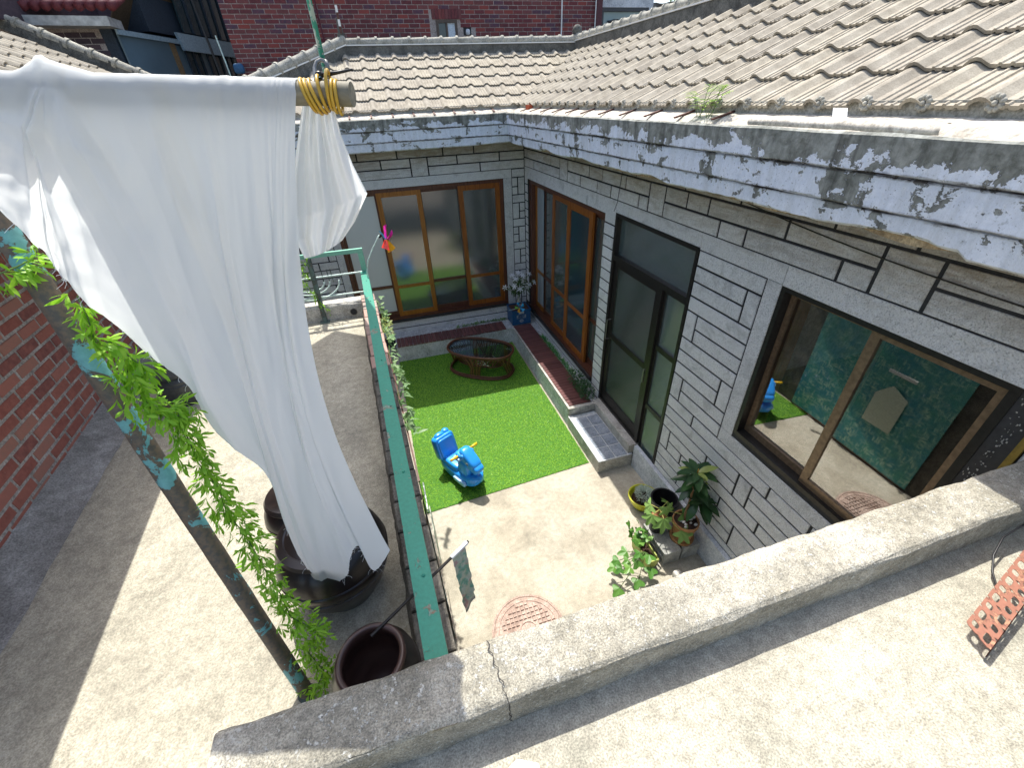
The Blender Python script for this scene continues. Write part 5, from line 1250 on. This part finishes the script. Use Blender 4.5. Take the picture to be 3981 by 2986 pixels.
def cloth_pt(u, w):
    # w in [0, .12]: wraps the pole, beyond: hangs
    r = rul(u); T_ = img(r[0], r[1], LD_)
    k = .155
    if w < k:
        a = (w/k)
        ang_ = math.radians(-150+242*a)           # round the pole section, seen along its axis
        ax0 = LG0+LD*((T_-LG0).dot(LD)); lift = max(0, (T_-ax0).dot(LUP)-.026)
        rad = .0238+.0025*noise.noise((u*30, a*3, 2))
        return ax0+LUP*(math.cos(ang_)*(rad+lift*max(0, math.cos(ang_))))+LB*(-math.sin(ang_)*rad)*-1
    v = (w-k)/(1-k)
    s_ = cloth_pt(u, k-.0001); B_3 = img(r[3], r[4], 1.0); d_ = B_3-CAMP; B_3 = CAMP+d_*(((s_-CAMP).dot(NB)-.012-.02*u)/d_.dot(NB))
    p = s_.lerp(B_3, v); e = min(1, v*4)
    amp = .021*e*(1-.35*v)
    uu = u*1.0
    ph = uu*29+2.4*math.sin(uu*7)+.5*v; tri = (ph/(2*math.pi)) % 1.0; tri = tri/.3 if tri < .3 else (1-tri)/.7
    lo = 1-.85*min(1, max(0, (uu-.42)/.2)); fold = ((tri*2-1)*.14+math.sin(uu*61+1.3+.9*math.sin(v*4))*.03)*lo+(.25+.45*lo)*noise.noise((uu*8+v*2.0, v*1.5, 3.0))+.12*lo*abs(noise.noise((uu*24+v*6, v*2.5, 9.0)))
    for c0_, c1_, A_, w_ in CREASE:
        x_ = (uu-(c0_+(c1_-c0_)*v**.8))/w_
        fold += A_*((1-abs(x_)) if -1 < x_ < 0 else (1-x_/.28) if 0 <= x_ < .28 else 0)
    b_ = min(1, max(0, (u-.42)/.5)); b_ = b_*b_*(3-2*b_); p = p-CR*(.10*b_*math.sin(math.pi*v**.95))
    p = p-CF*(amp*(fold+.75))+CR*(amp*.5*math.cos(uu*29+2.4*math.sin(uu*7)+.5*v)*e)
    p = p+Vector((0, .006, 0))*noise.noise((uu*30, v*9, 8))*e
    if v > .97: p.z += .008*noise.noise((u*160, 1, 1))
    return p
WS = sorted(set([.155*i/12 for i in range(13)]+[.155+.845*i/110 for i in range(1, 111)]))
ct = thing('white_cloth', 'long white cotton cloth draped over the drying pole with torn lower edges', 'cloth', LG0.lerp(LG1, .5))
m = MB(); NU = 260
vs = [cloth_pt(i/NU, w) for w in WS for i in range(NU+1)]
m.add(vs, [(j*(NU+1)+i, j*(NU+1)+i+1, (j+1)*(NU+1)+i+1, (j+1)*(NU+1)+i) for j in range(len(WS)-1) for i in range(NU)])
m.build('cloth', M['cloth'], ct, True)
# the tail hanging behind the pole at its right end
def tail(u, v):
    L_ = [(1176, 405), (1160, 520), (1142, 660), (1140, 850), (1150, 935), (1185, 1005)]; Rr = [(1300, 420), (1325, 520), (1372, 640), (1428, 752), (1380, 860), (1330, 935)]
    f = v*5; i = min(int(f), 4); t = f-i
    lx, ly = [L_[i][k]*(1-t)+L_[i+1][k]*t for k in (0, 1)]; rx, ry = [Rr[i][k]*(1-t)+Rr[i+1][k]*t for k in (0, 1)]
    d = LD_+.03+.26*v+.012*math.sin(u*17+v*2)*min(1, v*3)+.008*math.sin(u*31)
    p = img(lx*(1-u)+rx*u, ly*(1-u)+ry*u+12*math.sin(u*math.pi)*v, d); return p
m = MB(); m.grid(tail, 60, 60); m.build('cloth_tail', M['cloth'], ct, True)
# narrow cloth awning added behind the pole, edge-on and unseen, inferred from terrace shade
CPL = [(-.62, 1.27), (-.72, 2.6), (-.86, 4.2), (-.95, 4.95), (-.69, 5.25)]; CPR = [(-.04, 1.10), (-.09, 2.6), (-.17, 4.1), (-.36, 4.98), (-.69, 5.25)]
def canopy(u, v):
    f = v*4; i = min(int(f), 3); t = f-i
    lx, ly = [CPL[i][k]*(1-t)+CPL[i+1][k]*t for k in (0, 1)]; rx, ry = [CPR[i][k]*(1-t)+CPR[i+1][k]*t for k in (0, 1)]
    x = lx*(1-u)+rx*u; y = ly*(1-u)+ry*u
    if v < .06:                                  # taken up over the back of the pole
        q = LG0.lerp(LG1, (x-LG0.x)/(LG1.x-LG0.x)); a0 = q-LB*.004+LUP*.024; return a0.lerp(Vector((x, y, 4.0+.0215*y)), v/.06)
    return Vector((x, y, 4.0+.0215*y+.006*math.sin(u*14+v*3)*min(1, v*4)+.004*noise.noise((x*6, y*4, 1))))
m = MB(); m.grid(canopy, 40, 70); m.build('cloth_awning', M['cloth'], ct, True)
for cx, cy, ex, ey, ez in ((-.69, 5.25, -.72, 7.28, 3.80),):
    m = MB(); m.tube([(cx, cy, 4.0+.0215*cy), (ex, ey, ez)], .002, 5); m.build('cord', M['white'], ct)
m = MB(); rs = random.Random(8)
for k in range(70):
    u = rs.random(); p = cloth_pt(u, 1.0); e = p+Vector((rs.uniform(-.02, .02), rs.uniform(-.02, .01), rs.uniform(-.03, .0))); m.tube([p, (p+e)/2+Vector((rs.uniform(-.006, .006), 0, 0)), e], .0005, 3)
o = m.build('loose_threads', M['paper'], ct); o['kind'] = 'stuff'

# ================================================================== LEFT NEIGHBOUR: brick wall, tiled roof
nb = thing('neighbour_house', 'low red brick neighbouring house with a ribbed tile roof at the left edge', 'house', (-2.3, 2.5, ZT))
WO = Vector((-2.10, .3, ZT)); WU = Vector((-.085, 1, 0)).normalized(); WNn = Vector((WU.y, -WU.x, 0))
m = MB(); a = WO-WNn*.0015; b = a+WU*9.5; m.prism([(a.x, a.y), (b.x, b.y), (b.x-.2, b.y), (a.x-.2, a.y)], ZT-.1, 3.62); m.build('wall', M['mortar'], nb)
brick_wall(nb, M['brick_near'], WO+WU*.9, WU, WNn, 4.1, ZT+.02, 3.40, .205, .063, .018, 280, proud=.0)
m = MB()
for i in range(80):
    pass
def fil(u, v):
    y = u*4.4; p = WO+WU*y; w = .16+.10*v; n = noise.noise((y*4, v*3, 1))
    d = v*.24; z = .075*(1-v)**1.4; return p+WNn*(d+.012*n*v)+Vector((0, 0, z+.002+.004*noise.noise((y*14, v*11, 3))))
m.grid(fil, 120, 10); m.build('cement_fillet', stucco('grey_cement', [(.3, (.17, .165, .155)), (.55, (.27, .265, .25)), (.7, (.36, .355, .34))], 3, 120, .5, .005), nb, True)
EV = [Vector((-1.53, -.5, 3.66)), Vector((-1.52, 1.6, 3.66)), Vector((-1.66, 3.4, 3.68)), Vector((-1.72, 5.0, 3.7)), Vector((-1.85, 9.2, 3.72))]
m = MB(); top = [e+Vector((-3.6, .3, 1.68)) for e in EV]
m.add([*EV, *top, *[e+Vector((0, 0, -.06)) for e in EV], *[e+Vector((-1.2, 0, -.05)) for e in EV]], [(i, i+1, 6+i, 5+i) for i in range(4)]+[(i+10, i+11, i+1, i) for i in range(4)]+[(i+15, i+16, i+11, i+10) for i in range(4)]); nroof = m.build('roof', M['ridge_mortar'], nb)
# ribbed tile columns, each row lapping the one below
sl2 = math.atan2(1.68, 3.6); qn = Matrix(((0, -math.cos(sl2), math.sin(sl2)), (1, 0, 0), (0, math.sin(sl2), math.cos(sl2))))
for r in range(9):
    for c in range(15):
        y = 5.6+c*PW; v = r*PL; ex = -1.74-(y-5)*.03
        put('roof_tile', tmesh, nroof, (ex-v*math.cos(sl2), y, 3.72+v*math.sin(sl2)), qn)
m = MB(); hp0, hp1 = Vector((-4.95, 10.05, 5.32)), Vector((-1.9, 9.45, 3.9)); n_ = 11
m.bar(hp0-Vector((0, 0, .07)), hp1-Vector((0, 0, .07)), .12, .16); m.build('ridge_band', M['ridge_mortar'], nroof)
for i in range(n_):
    p = hp0.lerp(hp1, i/n_); e = hp0.lerp(hp1, (i+1)/n_); d = (e-p).normalized(); m = MB(); m.tube([p, p+d*.05, p+d*.051, e], [.082, .085, .068, .062], 10); m.build('ridge_cap', M['ridge'], nroof, angle=50)

# ================================================================== BUILDINGS BEYOND
rb = thing('brick_building', 'large purple-red brick building rising behind the back ridge', 'building', (1.7, 10.8, 0))
YR = 10.8
m = MB(); WN_ = (1.50, 4.96, 2.08, 5.42)
for x0, x1, z0, z1 in ((-2.0, 1.76, 0, 6.9), (2.18, 5.33, 0, 6.9), (1.76, 2.18, 0, 4.88), (1.76, 2.18, 5.31, 6.9)): m.box(x0, x1, YR+.006, YR+.35, z0, z1)
m.box(-2.0, 5.33, YR+.35, YR+6, 0, 6.9); m.build('wall', M['mortar_far'], rb)
score = lambda p: abs(p.x-1.0)*.25+abs(p.z-5.1)
brick_wall(rb, M['brick_far'], (-2.0, YR+.004, 0), (1, 0, 0), (0, -1, 0), 7.33, 4.3, 6.9, .192, .058, .0105, 290, score, lambda u, z, h: not (1.73 < u-2.0+h and u-2.0-h < 2.21 and 4.86 < z < 5.47) and not (2.30 < u-2.0+h and u-2.0-h < 2.46 and 5.07 < z < 5.20))
m = MB(); m.box(-.03, .03, -.012, .02, -.075, .075); sb_ = m.mesh('soldier_brick', M['brick_far'])
for i in range(9): put('soldier_brick', sb_, rb, (1.72+i*.066, YR, 5.395))
m = MB(); fr(m, lambda u, d, z: Vector((u, YR+d, z)), 1.76, 2.18, -.015, .05, 4.88, 5.31, .045); m.box(1.95, 1.985, YR-.01, YR+.05, 4.92, 5.26); wf2 = m.build('window', simple('brown_window_frame', (.10, .075, .06), .6), rb)
m = MB(); m.box(1.805, 1.95, YR+.02, YR+.025, 4.92, 5.265); m.build('pane', M['glass_dark'], wf2)
m = MB(); m.box(1.985, 2.135, YR+.012, YR+.018, 4.92, 5.265); m.build('pane', simple('pale_window_sheet', (.55, .62, .68), .5), wf2)
m = MB(); m.box(2.30, 2.46, YR+.003, YR+.0055, 5.07, 5.20); m.build('wall_hole', M['mortar_black'], rb)
m = MB(); m.sbox((2.385, YR-.02, 5.12), (.045, .03, .05), .7, None, 10, 6); m.build('stuffing', M['crate_liner'], rb, True)
m = MB(); m.tube([(4.40, YR-.05, 3.5), (4.40, YR-.05, 6.9)], .016, 7); m.build('pipe', M['white'], rb)
m = MB(); m.box(5.20, 5.33, YR-.04, YR, 0, 6.9); m.build('corner_trim', simple('maroon_trim', (.09, .03, .035), .5), rb)
m = MB(); m.tube([(5.17, YR-.05, 3.5), (5.17, YR-.05, 8)], .012, 7); m.build('pipe', M['white'], rb)
m = MB(); m.tube([(-.35, YR-.05, 3.5), (-.48, YR-.05, 8)], .016, 7); m.build('pipe', simple('dark_red_pipe', (.10, .02, .03), .5), rb)
# pale house with a window at the right
wh = thing('white_house', 'pale weathered house with an aqua window between the brick building and the hillside', 'house', (6.3, 11.6, 0))
YH = 11.6
m = MB(); 
for x0, x1, z0, z1 in ((5.45, 5.72, 0, 9), (6.95, 7.05, 0, 9), (5.72, 6.95, 0, 4.9), (5.72, 6.95, 5.62, 9)): m.box(x0, x1, YH, YH+.3, z0, z1)
m.box(5.45, 7.05, YH+.3, YH+4, 0, 9); m.build('wall', stucco('pale_stained_plaster', [(.3, (.40, .43, .45)), (.55, (.60, .63, .66)), (.75, (.66, .68, .70))], 2, 50, .3, .004), wh)
m = MB(); fr(m, lambda u, d, z: Vector((u, YH+d, z)), 5.72, 6.95, .01, .12, 4.9, 5.62, .07); wf3 = m.build('window', simple('dark_grey_frame', (.07, .075, .08), .6), wh)
m = MB(); m.box(5.79, 6.88, YH+.06, YH+.07, 4.97, 5.55); m.build('pane', M['glass_pale'], wf3)
m = MB(); m.box(6.2, 6.24, YH+.03, YH+.055, 4.97, 5.3); m.box(6.35, 6.38, YH+.03, YH+.055, 4.97, 5.25); m.build('bar', M['white'], wf3)
m = MB(); m.tube([(6.08, YH+.05, 5.36), (6.08, YH-.12, 5.34)], .06, 16); m.tube([(5.92, YH+.05, 5.36), (6.08, YH-.03, 5.36)], .035, 10); m.build('vent_pipe', M['black_plastic'], wh, angle=50)
m = MB(); m.tube([(5.42, YH-.05, 3), (5.42, YH-.05, 8)], .05, 10); m.build('downpipe', M['white'], wh)
m = MB(); 
def rockw(u, v): x = 7.05+u*5; return (x, 12.2+.25*noise.noise((x*1.5, v*3, 1)), 3+v*(2.75+.12*u*5*.6+.12*noise.noise((x*2, 0, 5))))
m.grid(rockw, 60, 24); sw = thing('stone_wall', 'dark grey rubble wall below the dry yellow hillside', 'wall', (8, 12.2, 3)); m.build('wall', stucco('dark_rubble', [(.3, (.07, .07, .07)), (.6, (.2, .2, .19))], 3, 20, 1, .05), sw, True)
m = MB()
lf = leaf_mesh('leaf', M['ivy'], .12, .05, 3)
for k in range(260):
    p = Vector((random.uniform(7.8, 10.5), 12.1+random.uniform(-.1, .3), 5.9+random.uniform(-.1, .25)+.07*0)); Mx = Matrix.Translation(p) @ aim(rv(1)+Vector((0, 0, .5))).to_matrix().to_4x4()
    m.add([Mx @ v.co for v in lf.vertices], [tuple(f.vertices) for f in lf.polygons])
bs = thing('shrub', 'small green shrub on top of the rubble wall above the right ridge', 'shrub', (9, 12.2, 5.9)); o = m.build('foliage', M['ivy'], bs); o['kind'] = 'stuff'
# dark glazed building, upper left
db = thing('glazed_building', 'dark brick building with leaning smoked glass panels behind the cloth', 'building', (-4, 11, 0))
m = MB(); m.box(-7.5, -3.75, 10.63, 14, 0, 5.25); m.build('wall', M['mortar_far'], db)
brick_wall(db, M['brick_dark'], (-5.9, 10.63, 0), (1, 0, 0), (0, -1, 0), 2.15, 4.35, 5.2, .205, .068, .012, 280)
m = MB(); m.bar((-6.5, 10.5, 5.28), (-3.55, 10.5, 5.24), .5, .12); m.build('flashing', M['metal_flashing'], db)
m = MB()
for i in range(22): m.tube([(-6.5+i*.145, 10.3, 5.42), (-6.5+i*.145, 10.9, 5.62)], .062, 8)
m.build('red_roof_edge', M['red_roof'], db, True)
# leaning glass front: strip of panels running back to the right
FA, FB = Vector((-3.62, 10.55, 0)), Vector((-2.55, 14.0, 0)); fd = (FB-FA).normalized(); fl_ = (FB-FA).length; fnrm = Vector((fd.y, -fd.x, 0))
def FP(s_, o, z): return FA+fd*s_+fnrm*o+Vector((0, 0, z))
def panel(name, mat, s0, s1, z0, z1, o=0, lean=.0, th=.03, parent=db):
    m = MB(); v = [FP(s_, o+lean*(z-z0)/(z1-z0)+e, z) for e in (0, -th) for s_ in (s0, s1) for z in (z0, z1)]
    m.add(v, [(0, 2, 3, 1), (4, 5, 7, 6), (0, 1, 5, 4), (2, 6, 7, 3), (0, 4, 6, 2), (1, 3, 7, 5)]); return m.build(name, mat, parent)
panel('glass_panel', M['glass_blue'], .02, 1.25, 3.6, 5.12, 0, .0)
panel('corner_post', simple('tan_post', (.22, .15, .08), .7), 1.25, 1.40, 3.6, 5.1, .01)
for i in range(9):
    s0 = 1.44+i*.24; panel('glass_panel', M['glass_dark'] if i % 3 else M['glass_blue'], s0, s0+.205, 3.6, 5.08, -.01); panel('mullion', M['navy'], s0+.205, s0+.24, 3.6, 5.08, .015)
panel('back_wall', M['navy'], .0, 3.7, 3.4, 5.2, -.06, 0, .3)
panel('eaves_strip', M['membrane'], -.05, 1.5, 5.10, 5.17, .06); panel('canopy', M['membrane'], 1.5, 3.65, 5.0, 5.28, .12, -.05, .05)
panel('soffit', simple('brown_soffit', (.10, .075, .05), .7), .6, 2.4, 5.28, 5.9, -.5, .5); panel('upper_wall', M['brick_dark'], -2.5, 1.0, 5.22, 7.0, -.9, 0, .4)
for i in range(6):
    s0 = 1.9+i*.32; panel('glass_panel', M['glass_dark'], s0, s0+.28, 5.32, 7.2, -.02, .05); panel('mullion', M['navy'], s0+.28, s0+.32, 5.32, 7.2, .01, .05)
m = MB(); m.box(-9, -3.2, 12.6, 13.2, 4.5, 8.5); m.build('rear_block', M['brick_dark'], db)
panel('upper_back', M['navy'], 1.0, 3.9, 5.25, 7.3, -.1, 0, .4)
m = MB(); m.tube([(-2.28, 10.76, 3.5), (-2.5, 10.76, 8)], .02, 6); m.build('cable_pipe', M['black_plastic'], rb)
m = MB(); m.tube([(-2.12, 10.74, 3.5), (-2.2, 10.74, 5.1)], .012, 6); m.build('pipe', M['bar_white'], rb)
m = MB(); m.tube([(-2.4, 10.7, 4.45), (-1.85, 10.7, 4.45)], .013, 6); m.build('pipe', M['bar_white'], rb)
m = MB(); m.sbox((-1.98, 10.68, 4.62), (.09, .05, .08), .6, None, 12, 8); m.build('meter_box', simple('blue_meter', (.03, .1, .2), .5), rb, True)

# ================================================================== SMALL THINGS ON THE ROOFS
m = MB(); m.box(-.0, .22, -.045, .045, 0, .065); o = m.build('loose_brick', simple('bright_red_brick', (.42, .10, .05), .85, .2, 0, .5), None, False, (0, 0, 0)); o.location = (2.33, 6.95, 3.835); o.rotation_euler = (0, 0, .1); tag(o, 'single orange-red brick lying in the gutter near the roof corner', 'brick')
fp = thing('gutter_fern', 'bright green fern-like weed growing out of the right gutter', 'weed', (2.32, 2.95, 3.82))
fl2 = leaf_mesh('leaf', leaf_mat('weed_leaf', (.20, .36, .04), (.34, .48, .08), .4), .055, .014, 3, .4, .2); m = MB()
for k in range(9):
    a = random.uniform(0, 6.28); b0 = Vector((2.30, 2.95+random.uniform(-.08, .08), 3.83)); tp = b0+Vector((math.cos(a)*.07-.02, math.sin(a)*.16, random.uniform(.10, .19))); mid = b0.lerp(tp, .6)+Vector((0, 0, .04)); m.tube([b0, mid, tp], .0022, 4)
    for j in range(9):
        t = .25+.75*j/8; p = b0.lerp(mid, t*2) if t < .5 else mid.lerp(tp, t*2-1)
        for s in (-1, 1): put('leaf', fl2, fp, p, aim((tp-b0).normalized()*.5+Vector((-math.sin(a), math.cos(a), 0))*s), random.uniform(.7, 1.1))
m.build('stem', M['stem'], fp)
m = MB()
def trough(u, v): a = math.pi*(v-.1)*.9; y = 2.35-u*1.0; return (2.17+.036*math.cos(a+1.2)+.02*u, y, 3.832+.026*math.sin(a+1.2)-.004*u+.006*noise.noise((u*6, v*2, 1)))
m.grid(trough, 30, 10); label_thing('broken_gutter', m, M['gutter'], 'loose curled length of pale plastic gutter lying on the right eaves', 'gutter piece', (2.2, 1.9, 3.84), True)
m = MB(); m.grid(lambda u, v: Vector((2.27+.03*v, 1.93-u*.08+.04*v, 3.85+.045*v)), 4, 4); label_thing('paper_scrap', m, M['paper'], 'white scrap of paper stuck behind the loose gutter piece', 'scrap', (2.27, 1.9, 3.87))
cbp = [Vector((2.512, 3.2-i*.12, 3.40-.22*(i/24)-.06*math.sin(math.pi*i/24))) for i in range(25)]
m = MB(); m.tube(cbp, .004, 5); label_thing('wall_cable', m, M['black_plastic'], 'thin black cable sagging across the granite blocks below the broken eaves', 'cable', cbp[0])
m = MB(); m.tube([(2.507, 4.35, 3.35), (2.508, 4.40, 3.0), (2.505, 4.45, 2.9)], .003, 5); label_thing('wall_wire', m, M['black_plastic'], 'thin wire hanging down the stone between the wooden doors and the dark door', 'wire', (2.507, 4.35, 3.35))
# perforated rusty angle iron
ai = thing('angle_iron', 'rusty slotted steel angle lying on the rooftop at the right edge', 'angle iron', (1.60, .2, ZS))
def aiplate(mb, O, U, V, nu, Lc, W):
    U = Vector(U); V = Vector(V)
    for c in range(nu):
        for r, (h0, h1) in enumerate(((.0, .5), (.5, 1.0))):
            o = O+U*(c*Lc)+V*(W*h0); seg = 16; hw = Lc*(.34 if (c+r) % 2 else .22); hh = W*.13
            hole = []; rect = []
            for k in range(seg):
                t = 2*math.pi*k/seg; cx, sx = math.cos(t), math.sin(t); sg_ = lambda q: math.copysign(abs(q)**.6, q)
                hole.append(o+U*(Lc/2+hw*sg_(cx))+V*(W*.25+hh*sg_(sx))); q = 1/max(abs(cx)/(Lc/2), abs(sx)/(W*.25)); rect.append(o+U*(Lc/2+cx*q)+V*(W*.25+sx*q))
            nn = U.cross(V).normalized()*-.0025
            mb.add(hole+rect+[h+nn for h in hole]+[h+nn for h in rect], [(k, (k+1) % seg, seg+(k+1) % seg, seg+k) for k in range(seg)]+[(2*seg+k, 3*seg+k, 3*seg+(k+1) % seg, 2*seg+(k+1) % seg) for k in range(seg)]+[(k, 2*seg+k, 2*seg+(k+1) % seg, (k+1) % seg) for k in range(seg)])
d1 = (img(3981, 2300, 1.55)-img(3770, 2455, 1.55)); 
O_ = Vector((1.555, .245, ZS+.05)); U_ = Vector((.955, .235, .06)).normalized(); V_ = Vector((-.02, -.06, .0)).normalized()
m = MB(); aiplate(m, O_, U_, V_, 9, .052, .085); m.build('flange', M['rust'], ai)
m = MB(); aiplate(m, O_+V_*.085, U_, Vector((0, -.12, -.99)).normalized(), 9, .052, .048); m.build('flange', M['rust'], ai)
m = MB(); m.tube([img(3981, 2040, 1.6), img(3900, 2090, 1.58), img(3862, 2160, 1.55), img(3858, 2225, 1.52), img(3880, 2300, 1.48), img(3905, 2350, 1.46)], .0035, 6); label_thing('black_cable', m, M['black_plastic'], 'black cable looping over the rooftop from the parapet to the rusty angle', 'cable', img(3870, 2200, 1.55), True)
m = MB(); m.grid(lambda u, v: Vector((.02+u*.10, .30+v*.065-.05*abs(u-.45), ZS+.006+.012*v)), 6, 4); label_thing('paper_sheet', m, M['paper'], 'corner of a white paper sheet on the rooftop at the bottom edge', 'paper', (.07, .33, ZS))
